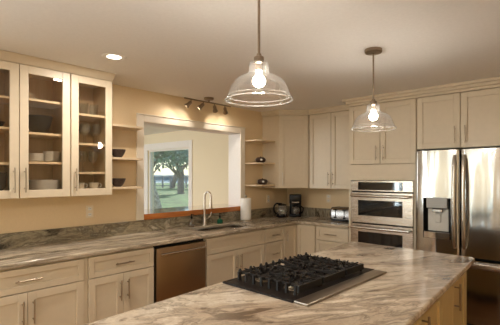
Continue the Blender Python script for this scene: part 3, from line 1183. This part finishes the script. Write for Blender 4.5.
def solid_bowl(prof_out, t=0.004, seg=28):
    """profile from foot to rim, closed with an inner wall"""
    inner = [(max(0, r - t), z + (t if i == 0 else 0)) for i, (r, z) in enumerate(prof_out)]
    p = [(0, prof_out[0][1])] + prof_out + [(prof_out[-1][0] - t, prof_out[-1][1])] + inner[::-1][1:] + [(0, prof_out[0][1] + t * 1.5)]
    return lathe(BM(), p, seg=seg)


def bowl(loc, label, mat, prof, name='bowl', cat='bowl', group=None, t=0.004):
    o = obj(name, solid_bowl(prof, t), mat, loc=loc, smooth=True)
    return tag(o, label, cat, group)


for z, nm in ((1.695, 'middle'), (1.41, 'lowest')):
    bowl((0.13, -2.965, z), 'dark carved bowl on the %s open shelf beside the glass cabinets' % nm, 'wicker', [(0.030, 0), (0.042, 0.012), (0.058, 0.035), (0.070, 0.062), (0.074, 0.080), (0.072, 0.083)], group='dark shelf bowls')
    bowl((0.10, -3.085, z), 'small white bowl half hidden at the cabinet side, %s open shelf' % nm, 'china', [(0.018, 0), (0.022, 0.006), (0.034, 0.025), (0.040, 0.048)], group='small white shelf bowls')
for z, nm, y in ((1.70, 'middle', -0.80), (1.395, 'lowest', -0.76)):
    t_ = thing('small_pot', 'small dark round pot with pale markings on the %s corner shelf' % nm, 'pot', (0.13, y, z), R(20), 'dark corner shelf pots')
    b = BM()
    lathe(b, [(0, 0), (0.028, 0), (0.050, 0.014), (0.058, 0.035), (0.050, 0.056), (0.034, 0.066), (0.030, 0.064), (0.028, 0.058), (0, 0.056)], seg=24)
    obj('body', b, 'wicker', t_, smooth=True)
    for a in (0, 90, 180, 270):
        b = BM()
        v = Vector((math.cos(R(a - 60)), math.sin(R(a - 60)), 0))
        lathe(b, [(0, 0.003), (0.011, 0.002), (0.014, -0.004)], v * 0.0565 + Vector((0, 0, 0.036)), 12, axis=v)
        obj('pale_spot', b, 'china', t_, smooth=True)
    b = BM()
    lathe(b, [(0.030, 0.063), (0.024, 0.068), (0.006, 0.070), (0.007, 0.076), (0, 0.077)], seg=16)
    obj('lid', b, 'wicker', t_, smooth=True)
    t_.scale = (1.3, 1.3, 1.15)

# ------------------------------------------------------------------ dishes behind the glass doors
plate_prof = [(0, 0), (0.06, 0), (0.064, 0.003), (0.10, 0.010), (0.125, 0.017), (0.124, 0.020), (0.10, 0.014), (0.062, 0.006), (0, 0.005)]
sz0 = 1.394
b = lathe(BM(), plate_prof, seg=32)
proto = obj('dinner_plate', b, 'china', loc=(0.175, -3.665, sz0), smooth=True)
tag(proto, 'white dinner plate in the low wide stack on the cabinet floor', 'plate', 'dinner plates stacked behind glass')
for k in range(1, 10):
    o = proto.copy(); COL.objects.link(o); o.location = (0.175 + 0.001 * (k % 2), -3.665, sz0 + 0.0078 * k)
b = lathe(BM(), [(r * 0.54, z * 0.8) for r, z in plate_prof], seg=28)
proto = obj('side_plate', b, 'china', loc=(0.175, -3.735, 1.633), smooth=True)
tag(proto, 'small white plate in the lower of two stacks on the shelf', 'plate', 'lower stack of side plates')
for k in range(1, 9):
    o = proto.copy(); COL.objects.link(o); o.location = (0.175, -3.735, 1.633 + 0.0068 * k)
for k in range(12):
    o = proto.copy(); COL.objects.link(o); o.location = (0.175, -3.603, 1.633 + 0.0068 * k)
    o['label'] = 'small white plate in the taller of two stacks on the shelf'
    o['group'] = 'taller stack of side plates'
bowl((0.17, -3.70, 1.867), 'large dark flared serving bowl behind the middle glass door', 'dark_bowl', [(0.040, 0), (0.046, 0.010), (0.070, 0.026), (0.088, 0.08), (0.106, 0.148)], t=0.006, name='serving_bowl')
bowl((0.17, -4.00, 1.891), 'small brown bowl alone on a shelf behind the leftmost glass door', 'wicker', [(0.022, 0), (0.028, 0.01), (0.045, 0.035), (0.052, 0.05)])
b = solid_bowl([(0.03, 0), (0.04, 0.008), (0.062, 0.03), (0.072, 0.05)])
proto = obj('cereal_bowl', b, 'blue_bowl', loc=(0.17, -4.01, sz0), smooth=True)
tag(proto, 'dark slate bowl in the stack behind the leftmost glass door', 'bowl', 'dark stacked bowls')
for k in range(1, 7):
    o = proto.copy(); COL.objects.link(o); o.location = (0.17, -4.01, sz0 + 0.017 * k)
tum = [(0, 0), (0.028, 0), (0.030, 0.004), (0.034, 0.05), (0.038, 0.11), (0.0365, 0.11), (0.032, 0.05), (0.027, 0.012), (0, 0.012)]
b = lathe(BM(), tum, seg=20)
proto = obj('tumbler', b, 'glass', loc=(0.20, -3.24, 2.063), smooth=True)
tag(proto, 'clear tumbler on the top shelf behind the narrow glass door', 'glass', 'tumblers on the top shelf')
for (x, y) in ((0.12, -3.31), (0.22, -3.345), (0.11, -3.215)):
    o = proto.copy(); COL.objects.link(o); o.location = (x, y, 2.063)
wine = [(0, 0), (0.036, 0), (0.034, 0.003), (0.006, 0.008), (0.004, 0.03), (0.004, 0.075), (0.010, 0.085), (0.030, 0.10), (0.040, 0.125), (0.041, 0.15), (0.034, 0.19), (0.033, 0.19), (0.039, 0.15), (0.037, 0.125), (0.028, 0.103), (0, 0.092)]
b = lathe(BM(), wine, seg=20)
proto = obj('wine_glass', b, 'glass', loc=(0.20, -3.245, 1.553), smooth=True)
tag(proto, 'clear stemmed wine glass on the lower shelf of the narrow cabinet', 'glass', 'wine glasses on the lower shelf')
for (x, y) in ((0.11, -3.21), (0.19, -3.375), (0.12, -3.31)):
    o = proto.copy(); COL.objects.link(o); o.location = (x, y, 1.553)
for (x, y) in ((0.21, -3.22), (0.20, -3.32), (0.12, -3.30), (0.12, -3.40), (0.11, -3.205), (0.21, -3.42)):
    o = proto.copy(); COL.objects.link(o); o.location = (x, y, 1.806)
    o['label'] = 'clear stemmed wine glass on the second shelf of the narrow cabinet'
    o['group'] = 'wine glasses on the second shelf'


def cup(loc, label, rot):
    t_ = thing('cup', label, 'cup', loc, rot, 'white cups behind glass')
    obj('body', solid_bowl([(0.026, 0), (0.032, 0.004), (0.042, 0.022), (0.046, 0.062)], 0.003, 24), 'china', t_, smooth=True)
    b = BM()
    tube(b, [(0.043, 0, 0.050), (0.062, 0, 0.052), (0.070, 0, 0.038), (0.062, 0, 0.022), (0.038, 0, 0.018)], 0.004, 8)
    obj('handle', b, 'china', t_, smooth=True)
    return t_


cup((0.21, -3.38, sz0), 'white cup nearer the handle side on the narrow cabinet floor', R(45))
cup((0.21, -3.25, sz0), 'white cup nearer the open shelves on the narrow cabinet floor', R(45))

# ------------------------------------------------------------------ cover plates


def outlet(loc, rot, label, w=0.075, h=0.118):
    t_ = thing('outlet', label, 'outlet', loc, rot, 'wall plates above the worktop')
    b = BM()
    box(b, -w / 2, -0.007, -h / 2, w / 2, 0, h / 2, 0.003)
    obj('cover_plate', b, 'plate_plastic', t_)
    for z in (-0.028, 0.028):
        b = BM()
        box(b, -0.017, -0.0095, z - 0.014, 0.017, -0.006, z + 0.014, 0.002)
        s_ = obj('socket', b, 'white_trim', t_)
        b = BM()
        box(b, -0.009, -0.0100, z - 0.004, -0.006, -0.0090, z + 0.007)
        box(b, 0.006, -0.0100, z - 0.004, 0.009, -0.0090, z + 0.007)
        obj('slot', b, 'gap', s_)
    return t_


outlet((0, -3.19, 1.172), H90, 'white double wall outlet under the glass-front cabinets')
outlet((0, -0.478, 1.178), H90, 'cream wall outlet above the electric kettle')
outlet((0.747, 0, 1.188), 0, 'cream wall outlet above the worktop, between coffee maker and toaster')

# ------------------------------------------------------------------ double oven
ov = thing('double_oven', 'built-in stainless double wall oven with black glass windows', 'oven', (1.43, -0.63, 0))
w = 0.735
b = BM()
box(b, 0.0, 0.022, 0.222, w, 0.58, 1.46)
obj('body', b, 'gap', ov)
b = BM()
box(b, 0.0, -0.02, 1.338, w, 0.020, 1.462, 0.003)
cp = obj('control_panel', b, 'oven', ov)
b = BM()
box(b, 0.098, -0.0225, 1.352, 0.622, -0.018, 1.444, 0.001)
obj('display', b, 'black_glass', cp)
for (z0, z1, wz0, wz1, hz) in ((0.966, 1.325, 1.052, 1.232, 1.285), (0.30, 0.952, 0.48, 0.862, 0.913)):
    b = BM()
    box(b, 0.0, -0.02, z0, w, 0.020, z1, 0.004)
    d_ = obj('oven_door', b, 'oven', ov)
    b = BM()
    box(b, 0.098, -0.0225, wz0, 0.622, -0.018, wz1, 0.001)
    obj('oven_window', b, 'black_glass', d_)
    b = BM()
    tube(b, [(0.025, -0.066, hz), (w - 0.025, -0.066, hz)], 0.017, 14)
    for x in (0.05, w - 0.05):
        tube(b, [(x, -0.066, hz), (x, -0.018, hz)], 0.012, 10)
    obj('oven_handle', b, 'steel', d_, smooth=True)

# ------------------------------------------------------------------ refrigerator
fr = thing('refrigerator', 'large stainless French-door refrigerator with a water and ice dispenser', 'refrigerator', (2.20, -0.60, 0))
FW = 0.908
b = BM()
box(b, 0.004, 0.0, 0.03, FW - 0.004, 0.57, 1.775)
for x in (0.06, FW - 0.06):
    box(b, x - 0.02, 0.05, 0.0, x + 0.02, 0.5, 0.03)
obj('body', b, 'gap', fr)


def curved_panel(x0, x1, z0, z1, bulge, y=-0.075, hole=None, nx=14):
    """a door skin that bulges towards -y, optionally with a rectangular hole"""
    b = BM()
    xs = [x0 + (x1 - x0) * k / nx for k in range(nx + 1)]
    zs_ = [z0, z1]
    if hole:
        xs = sorted(set([x for x in xs if all(abs(x - h) > 0.012 for h in hole[:2])] + list(hole[:2])))
        zs_ = [z0, hole[2], hole[3], z1]

    def yy(x):
        t_ = (x - x0) / (x1 - x0)
        e = min(t_, 1 - t_) * (x1 - x0)
        edge = 0.012 * max(0, 1 - e / 0.012) ** 2
        return y - bulge * 4 * t_ * (1 - t_) + edge
    xs = sorted(set(xs + [x0 + 0.004, x0 + 0.010, x1 - 0.010, x1 - 0.004]))
    grid = [[b.verts.new((x, yy(x), z)) for z in zs_] for x in xs]
    back = [[b.verts.new((x, -0.002, z)) for z in zs_] for x in xs]
    for i in range(len(xs) - 1):
        for j in range(len(zs_) - 1):
            xm, zm = (xs[i] + xs[i + 1]) / 2, (zs_[j] + zs_[j + 1]) / 2
            if hole and hole[0] < xm < hole[1] and hole[2] < zm < hole[3]:
                continue
            b.faces.new((grid[i][j], grid[i + 1][j], grid[i + 1][j + 1], grid[i][j + 1]))
            b.faces.new((back[i][j], back[i][j + 1], back[i + 1][j + 1], back[i + 1][j]))
        b.faces.new((grid[i][0], back[i][0], back[i + 1][0], grid[i + 1][0]))
        b.faces.new((grid[i][-1], grid[i + 1][-1], back[i + 1][-1], back[i][-1]))
    for j in range(len(zs_) - 1):
        b.faces.new((grid[0][j], grid[0][j + 1], back[0][j + 1], back[0][j]))
        b.faces.new((grid[-1][j], back[-1][j], back[-1][j + 1], grid[-1][j + 1]))
    return b


DX0, DX1, DZ0, DZ1 = 0.080, 0.346, 0.870, 1.290
ld = obj('door', curved_panel(0.0, 0.424, 0.722, 1.780, 0.012, hole=(DX0, DX1, DZ0, DZ1)), 'fridge', fr, smooth=True)
rd = obj('door', curved_panel(0.434, FW, 0.722, 1.780, 0.012), 'fridge', fr, smooth=True)
fd = obj('freezer_drawer', curved_panel(0.0, FW, 0.075, 0.695, 0.010), 'fridge', fr, smooth=True)


def bar_handle(parent, pts, r=0.013, posts=()):
    b = BM()
    n = len(pts)
    tube(b, pts, [r * 0.7] + [r] * (n - 2) + [r * 0.7], 14)
    for p in posts:
        tube(b, [p, (p[0], -0.080, p[2])], r * 0.8, 10)
    return obj('handle', b, 'steel', parent, smooth=True)


for par, x in ((ld, 0.385), (rd, 0.470)):
    pts = []
    for k in range(15):
        t_ = k / 14
        pts.append((x, -0.095 - 0.045 * math.sin(PI * t_) ** 0.5, 0.80 + 0.925 * t_))
    bar_handle(par, pts, 0.019, ((x, -0.10, 0.805), (x, -0.10, 1.72)))
b = BM()
box(b, 0.03, -0.118, 0.618, FW - 0.03, -0.078, 0.680, 0.012, 3)
obj('handle', b, 'oven', fd, smooth=True)
# dispenser
b = BM()
e = 0.006
box(b, DX0, -0.082, DZ0, DX0 + e, -0.003, DZ1)
box(b, DX1 - e, -0.082, DZ0, DX1, -0.003, DZ1)
box(b, DX0, -0.082, DZ1 - e, DX1, -0.003, DZ1)
box(b, DX0, -0.020, DZ0, DX1, -0.010, DZ1)
dp = obj('dispenser', b, 'black', ld)
b = BM()
box(b, DX0 + 0.036, -0.098, DZ1 - 0.105, DX1 - 0.030, -0.030, DZ1 + 0.006, 0.006, 2)
obj('dispenser_display', b, 'grey', dp)
b = BM()
box(b, DX0 + 0.034, -0.034, DZ0 + 0.075, DX1 - 0.034, -0.021, DZ1 - 0.115, 0.003)
obj('dispenser_back', b, 'light_grey', dp)
b = BM()
box(b, DX0 + 0.085, -0.075, DZ1 - 0.150, DX1 - 0.085, -0.036, DZ1 - 0.112, 0.006, 2)
obj('spout', b, 'chrome', dp)
b = BM()
box(b, DX0 + 0.105, -0.050, DZ1 - 0.255, DX1 - 0.105, -0.035, DZ1 - 0.165, 0.006, 2)
obj('paddle', b, 'light_grey', dp)
b = BM()
box(b, DX0 + e, -0.090, DZ0, DX1 - e, -0.020, DZ0 + 0.070, 0.005)
obj('drip_tray', b, 'fridge', dp)

# ------------------------------------------------------------------ island
RI = math.atan(0.052)
isl = thing('kitchen_island', 'honey-cream kitchen island body with bar-handled doors facing the refrigerator side', 'island', (2.935, -1.775, 0), RI)
# local frame: +x faces the right, y runs back to front (negative = nearer the camera)
b = BM()
box(b, -0.86, -2.95, 0.10, -0.022, 0.0, 0.874)
obj('carcass', b, 'island', isl)
b = BM()
box(b, -0.80, -2.90, 0.0, -0.09, -0.06, 0.099)
obj('toe_kick', b, 'kick', isl)
for (y0, y1) in ((-0.028, 0.0), (-0.73, -0.46), (-1.50, -1.20), (-2.25, -1.97)):
    b = BM()
    box(b, -0.0215, y0, 0.10, 0.0, y1, 0.874, 0.001)
    obj('filler', b, 'island', isl)
mz = Matrix.Rotation(H90, 4, 'Z')
for (y0, y1) in ((-0.452, -0.034), (-1.192, -0.738), (-1.962, -1.508)):
    bm = shaker(BM(), y0, 0.105, y1, 0.868, y=0.0, t=0.02, fw=0.06)
    bmesh.ops.transform(bm, matrix=Matrix.Translation((0.0, 0, 0)) @ mz, verts=bm.verts[:])
    d_ = obj('door', bm, 'island', isl)
    hy = y0 + 0.045
    b = BM()
    tube(b, [(0.034, hy, 0.655), (0.034, hy, 0.825)], 0.0065, 10)
    for z in (0.68, 0.80):
        tube(b, [(0.034, hy, z), (-0.001, hy, z)], 0.005, 8)
    obj('handle', b, 'bronze', d_, smooth=True)
b = slab(BM(), [(1.955, -1.63), (2.955, -1.675), (2.975, -1.70), (3.150, -4.95), (2.130, -4.95)], [], CT0, CT1)
tag(obj('island_countertop', b, 'island_stone', bevel=0.010), 'large beige and cream veined stone slab on the island, holding the cooktop', 'countertop')

# ------------------------------------------------------------------ cooktop
ck = thing('gas_cooktop', 'black five-burner gas cooktop with cast-iron grates set in the island', 'cooktop', (2.352, -2.985, CT1), R(-1.5))
CX, CY = 0.258, 0.422      # half sizes of the black pan
b = BM()
box(b, -CX, -CY, 0.0005, CX - 0.03, CY, 0.008, 0.003, 2)
obj('pan', b, 'enamel', ck)
b = BM()
box(b, CX - 0.03, -CY, 0.0005, CX + 0.052, CY, 0.011, 0.003, 2)
obj('trim_strip', b, 'strip', ck)
b = BM()
for (x0, y0, x1, y1) in ((-CX - 0.006, -CY - 0.006, CX - 0.03, -CY), (-CX - 0.006, CY, CX - 0.03, CY + 0.006), (-CX - 0.006, -CY, -CX, CY)):
    box(b, x0, y0, 0.0003, x1, y1, 0.010)
obj('rim', b, 'enamel', ck)
burn = [(-0.125, -0.235, 0.034), (0.10, -0.235, 0.042), (-0.015, 0.0, 0.052), (-0.125, 0.235, 0.042), (0.10, 0.235, 0.034)]
for (x, y, r) in burn:
    b = BM()
    lathe(b, [(0, 0.007), (r * 1.5, 0.007), (r * 1.45, 0.012), (r * 1.05, 0.014), (r, 0.024), (0, 0.024)], (x, y, 0), 24)
    bb = obj('burner', b, 'burner', ck, smooth=True)
    b = BM()
    lathe(b, [(0, 0.0245), (r * 0.92, 0.0245), (r * 0.95, 0.029), (r * 0.8, 0.033), (0, 0.034)], (x, y, 0), 24)
    obj('burner_cap', b, 'iron', bb, smooth=True)


def grate(y0, y1, centres):
    b = BM()
    x0, x1 = -CX + 0.03, CX - 0.065
    zt, zb = 0.054, 0.043

    def bar(p, q, za=zb, zc=zt, hw=0.0055, zq=None):
        """a cast bar from p to q; zq lifts its far end"""
        p, q = Vector((p[0], p[1], 0)), Vector((q[0], q[1], 0))
        d = (q - p).normalized()
        n = Vector((-d.y, d.x, 0)) * hw
        up = 0 if zq is None else zq
        ps = [(p - n, 0), (q - n * 0.7, up), (q + n * 0.7, up), (p + n, 0)]
        a = [b.verts.new((v.x, v.y, za + u)) for v, u in ps]
        c = [b.verts.new((v.x, v.y, zc + u)) for v, u in ps]
        b.faces.new(a[::-1]); b.faces.new(c)
        for i in range(4):
            b.faces.new((a[i], a[(i + 1) % 4], c[(i + 1) % 4], c[i]))
    bar((x0, y0 + 0.03), (x1, y0 + 0.03)); bar((x0, y1 - 0.03), (x1, y1 - 0.03)); bar((x0, y0 + 0.03), (x0, y1 - 0.03))
    bar((x1, y0 + 0.005), (x1, y1 - 0.005), 0.022, zt + 0.002, 0.007)
    if len(centres) > 1:
        bar((0, y0 + 0.03), (0, y1 - 0.03))
    # combs of short bars with feet on the two ends
    nx = 8
    for k in range(nx):
        x = x0 + 0.005 + (x1 - x0 - 0.02) * k / (nx - 1)
        for ye, sgn in ((y0, 1), (y1, -1)):
            bar((x, ye + 0.005 * sgn), (x + 0.012, ye + 0.055 * sgn), zb - 0.004, zt, 0.005)
            box(b, x - 0.006, ye, 0.0085, x + 0.006, ye + 0.012 * sgn, zt + 0.001)
    # fingers round each burner with raised ends
    for (cx, cy) in centres:
        lx0, lx1 = (x0, x1) if len(centres) == 1 else ((x0, 0) if cx < 0 else (0, x1))
        for k in range(9):
            a = 2 * PI * k / 9 + 0.13
            d = Vector((math.cos(a), math.sin(a)))
            tm = 1e9
            if d.x > 1e-6: tm = min(tm, (lx1 - cx) / d.x)
            if d.x < -1e-6: tm = min(tm, (lx0 - cx) / d.x)
            if d.y > 1e-6: tm = min(tm, (y1 - 0.03 - cy) / d.y)
            if d.y < -1e-6: tm = min(tm, (y0 + 0.03 - cy) / d.y)
            p = Vector((cx, cy)) + d * tm
            q = Vector((cx, cy)) + d * (0.028 if k % 2 else 0.045)
            if (p - q).length > 0.02:
                bar(p, q, zb, zt, 0.0045, 0.004)
                bar(p.lerp(q, 0.55), p, zt - 0.004, zt + 0.003, 0.0045, 0.010)
    # upturned tips along the rear edge
    ny = max(3, int((y1 - y0) / 0.055))
    for k in range(ny):
        y = y0 + 0.02 + (y1 - y0 - 0.04) * k / (ny - 1)
        lathe(b, [(0.0, 0.040), (0.010, 0.044), (0.010, 0.058), (0.005, 0.070), (0, 0.071)], (x0, y, 0), 8)
        box(b, x0 - 0.005, y - 0.005, 0.0085, x0 + 0.005, y + 0.005, 0.042)
    return obj('grate', b, 'iron', ck)


grate(-0.345, -0.125, [burn[0][:2], burn[1][:2]])
grate(-0.115, 0.115, [burn[2][:2]])
grate(0.125, 0.345, [burn[3][:2], burn[4][:2]])

# ------------------------------------------------------------------ pendant lamps


def pendant(x, y, label, zr=1.885):
    t_ = thing('pendant_lamp', label, 'pendant lamp', (x, y, CEIL), 0, 'glass pendants over the island')
    z = lambda h: zr + h * 0.92 - CEIL
    b = BM()
    lathe(b, [(0, 0), (0.062, 0), (0.062, -0.020), (0.056, -0.027), (0.010, -0.030), (0, -0.030)], seg=28)
    obj('canopy', b, 'bronze', t_, smooth=True)
    b = BM()
    tube(b, [(0, 0, -0.028), (0, 0, z(0.235))], 0.0065, 12)
    obj('rod', b, 'bronze', t_, smooth=True)
    b = BM()
    lathe(b, [(0, z(0.238)), (0.010, z(0.238)), (0.014, z(0.226)), (0.024, z(0.220)), (0.026, z(0.188)), (0.020, z(0.184)), (0.017, z(0.150)), (0, z(0.150))], seg=24)
    obj('socket', b, 'bronze', t_, smooth=True)
    # shade: neck, shoulder, wide bell, lower rolled rim
    prof = [(0.024, 0.196), (0.040, 0.190), (0.046, 0.178), (0.046, 0.144), (0.050, 0.134), (0.068, 0.124), (0.096, 0.111), (0.119, 0.090), (0.131, 0.064), (0.139, 0.042), (0.141, 0.036), (0.151, 0.014), (0.156, 0.0)]
    b = lathe(BM(), [(r, z(h)) for r, h in prof] + [(0.1585, z(-0.001)), (0.1590, z(0.004)), (0.153, z(0.015))] + [(0.1435, z(0.0375)), (0.1415, z(0.043)), (0.1335, z(0.065)), (0.1215, z(0.0915)), (0.0975, z(0.1132)), (0.069, z(0.1265)), (0.052, z(0.136)), (0.0485, z(0.145)), (0.0485, z(0.179)), (0.0415, z(0.1925)), (0.024, z(0.1985))], seg=48)
    obj('lamp_shade', b, 'lamp_glass', t_, smooth=True, fix=False)
    b = BM()
    tor = [(0.1575 + 0.0032 * math.cos(2 * PI * k / 8), z(0.001 + 0.0032 * math.sin(2 * PI * k / 8))) for k in range(9)]
    lathe(b, tor, seg=56)
    obj('glass_rim', b, 'rim_glass', t_, smooth=True)
    b = BM()
    tor = [(0.1475 + 0.002 * math.cos(2 * PI * k / 6), z(0.020 + 0.002 * math.sin(2 * PI * k / 6))) for k in range(7)]
    lathe(b, tor, seg=56)
    obj('glass_ridge', b, 'rim_glass', t_, smooth=True)
    b = BM()
    n = 10
    prof = [(0.0, 0.066)] + [(0.030 * math.sin(PI * k / n * 0.86), 0.097 - 0.031 * math.cos(PI * k / n * 0.86)) for k in range(1, n + 1)] + [(0.013, 0.132), (0.013, 0.149), (0, 0.149)]
    lathe(b, [(r, z(h)) for r, h in prof], seg=24)
    obj('bulb', b, 'bulb', t_, smooth=True)
    return t_


pendant(2.458, -3.535, 'clear glass bell pendant nearer the viewer, larger in the photo', 1.874)
pendant(2.42, -2.205, 'clear glass bell pendant farther away, in front of the oven cabinets', 1.862)

# ------------------------------------------------------------------ downlights


def downlight(x, y, label):
    t_ = thing('downlight', label, 'downlight', (x, y, CEIL), 0, 'recessed ceiling lights')
    b = BM()
    lathe(b, [(0.054, -0.003), (0.072, -0.007), (0.082, -0.008), (0.092, -0.004), (0.094, -0.0005), (0.054, -0.0005), (0.054, -0.003)], seg=36)
    obj('trim_ring', b, 'white_trim', t_, smooth=True)
    b = BM()
    lathe(b, [(0, -0.0035), (0.054, -0.0035), (0.054, -0.001), (0, -0.001)], seg=32)
    obj('lens', b, 'lens', t_, smooth=True)
    l = lamp('can_light', 'AREA', (0, 0, -0.008), POWER_CAN, WARM, aim=(0, 0, -1), size=0.10)
    l.parent = t_
    return t_


for x, y, lb in ((0.85, -3.396, 'round recessed ceiling light near the glass-front cabinets'), (0.85, -5.4, 'recessed ceiling light behind the viewer by the left wall'),                  (4.15, -4.6, 'recessed ceiling light beside the island aisle'), (2.4, -6.2, 'recessed ceiling light toward the rear windows'), (4.1, -5.6, 'recessed ceiling light in the rear corner')):
    downlight(x, y, lb)
t_ = downlight(-2.4, -2.6, 'unseen recessed ceiling light added to brighten the next room')  # out of view, added to brighten the room past the pass-through

# ------------------------------------------------------------------ track light
tr = thing('track_light', 'bronze ceiling track with four small spot heads above the pass-through', 'track light', (0.21, -1.84, CEIL))
b = BM()
lathe(b, [(0, 0), (0.058, 0), (0.058, -0.018), (0.050, -0.026), (0.012, -0.028), (0.010, -0.05), (0, -0.05)], seg=24)
obj('canopy', b, 'bronze', tr, smooth=True)
b = BM()
tube(b, [(0, -0.365, -0.055), (0, 0.365, -0.055)], 0.008, 12)
obj('bar', b, 'bronze', tr, smooth=True)
for k, (dy, aim, lit) in enumerate(((-0.27, (-0.36, -0.50, -0.60), 1), (-0.085, (-0.36, -0.50, -0.60), 1), (0.09, (-0.36, 0.50, -0.62), 1), (0.265, (-0.36, 0.50, -0.62), 1))):
    a = Vector(aim).normalized()
    b = BM()
    tube(b, [(0, dy, -0.058), (0, dy, -0.088)], 0.006, 8)
    c0 = Vector((0, dy, -0.085))
    lathe(b, [(0, -0.006), (0.014, -0.004), (0.020, 0.006), (0.022, 0.045), (0.030, 0.066), (0.0315, 0.078), (0.0285, 0.078), (0.027, 0.066), (0.0, 0.060)], c0, 20, axis=a)
    h = obj('spot_head', b, 'bronze', tr, smooth=True)
    b = BM()
    lathe(b, [(0, 0.0705), (0.0265, 0.0705), (0.0265, 0.068), (0, 0.068)], c0, 20, axis=a)
    obj('lamp_face', b, 'spot_face', h, smooth=True)
    l = lamp('spot_beam', 'SPOT', c0 + a * 0.082, POWER_TRACK, WARM, aim=a, size=0.02, spot=R(115), blend=0.9)
    l.parent = tr

# ------------------------------------------------------------------ outdoors
GZ = -0.25
b = BM()
box(b, -75, -30, GZ - 0.3, -6.2, 52, GZ)
box(b, -6.2, 0.2, GZ - 0.3, 40, 52, GZ)
box(b, -6.2, -40, GZ - 0.3, 40, -7.7, GZ)
struct('lawn', b, 'grass')
b = BM()
box(b, -260, 52.5, GZ - 2, 60, 300, GZ - 1.2)
box(b, -260, -60, GZ - 2, -75.5, 52.5, GZ - 1.2)
struct('lake', b, 'water')
b = BM()
for k in range(26):
    a = R(95 + k * 4)
    x, y = 280 * math.cos(a), 280 * math.sin(a)
    lathe(b, [(26, -3), (20, 0.5 + random.random()), (8, 1.5 + 1.5 * random.random()), (0, 2 + 1.5 * random.random())], (x, y, 0), 9)
struct('far_shore', b, 'hill')

# fence at the lawn's end
f0, f1 = Vector((-52, 22, GZ)), Vector((-24, 43, GZ))
dv = (f1 - f0)
ln = dv.length
dn = dv / ln
fe = thing('lawn_fence', 'low grey post-and-rail fence at the far end of the lawn, seen through the window', 'fence', f0, math.atan2(dn.y, dn.x))
n = 30
for k in range(n + 1):
    b = BM()
    x = ln * k / n
    box(b, x - 0.09, -0.09, 0, x + 0.09, 0.09, 1.75, 0.01)
    obj('post', b, 'rail', fe)
for z in (1.55, 0.25):
    b = BM()
    box(b, 0, -0.03, z, ln, 0.03, z + 0.12)
    obj('rail', b, 'rail', fe)


def tree(loc, h, label, seed, trunk_r=0.28, lean=(0, 0), crown=4.0, leaves=2600, leaf='leaf', bark='bark', lsize=0.16, start=0.24, group=None):
    rnd = random.Random(seed)
    t_ = thing('tree', label, 'tree', loc, 0, group)
    b = BM()
    tips = []

    def grow(p, d, L, r, depth):
        pts = [p]
        rs = [r]
        n_ = 4
        for i in range(n_):
            d = (d + Vector((rnd.uniform(-.22, .22), rnd.uniform(-.22, .22), rnd.uniform(-.05, .12)))).normalized()
            pts.append(pts[-1] + d * (L / n_))
            rs.append(r * (1 - 0.42 * (i + 1) / n_))
        tube(b, pts, rs, 7 if depth < 2 else 4)
        if depth >= 2:
            tips.extend(pts[1:])
        if depth < 4:
            for c_ in range(3 if depth else 4):
                q = pts[-1] if c_ < 2 else pts[-2]
                az = rnd.uniform(0, 2 * PI)
                nd = (d * 0.55 + Vector((math.cos(az), math.sin(az), rnd.uniform(0.05, 0.6))) * 0.75).normalized()
                grow(q, nd, L * rnd.uniform(0.6, 0.78), rs[-1] * 0.72, depth + 1)
    grow(Vector((0, 0, -0.05)), Vector((lean[0], lean[1], 1)).normalized(), h * start, trunk_r, 0)
    obj('trunk', b, bark, t_, smooth=True)
    b = BM()
    for k in range(leaves):
        p = rnd.choice(tips) + Vector((rnd.gauss(0, .35), rnd.gauss(0, .35), rnd.gauss(0, .3)))
        s = lsize * rnd.uniform(0.6, 1.4)
        u = Vector((rnd.gauss(0, 1), rnd.gauss(0, 1), rnd.gauss(0, 1))).normalized()
        v = u.orthogonal().normalized()
        vs = [b.verts.new(p + u * s), b.verts.new(p + v * s * .5), b.verts.new(p - u * s), b.verts.new(p - v * s * .5)]
        b.faces.new(vs)
    obj('foliage', b, leaf, t_, fix=False)
    return t_


tree((-26.9, 18.7, GZ), 8.5, 'spreading tree with a forked trunk in the middle of the window view', 3, 0.36, (0.1, 0), leaves=1300, leaf='leaf2', group='trees beyond the window')
tree((-20.0, 10.2, GZ), 9.0, 'leafy tree toward the left edge of the window view', 11, 0.16, (0.12, 0.1), leaves=1200, leaf='leaf2', group='trees beyond the window')
tree((-41.5, 28.4, GZ), 12.0, 'thin-branched tree nearest the far fence', 5, 0.40, (0.1, 0.1), leaves=2600, leaf='leaf2', group='trees beyond the window')
tree((-33.5, 29.5, GZ), 12.0, 'thin-branched tree beside the window frame, far across the lawn', 15, 0.36, (0.0, 0.1), leaves=2600, leaf='leaf2', group='trees beyond the window')
tree((-7.35, 2.70, GZ), 6.5, 'pale leaning tree trunk close outside the window', 21, 0.24, (-0.15, -0.13), leaves=900, leaf='leaf', bark='pale_bark', start=0.55, group='trees beyond the window')
tree((2.4, -15.0, GZ), 8.0, 'leafy tree outside behind the viewer', 8, 0.3, (0, 0), leaves=2500, leaf='leaf', lsize=0.2)
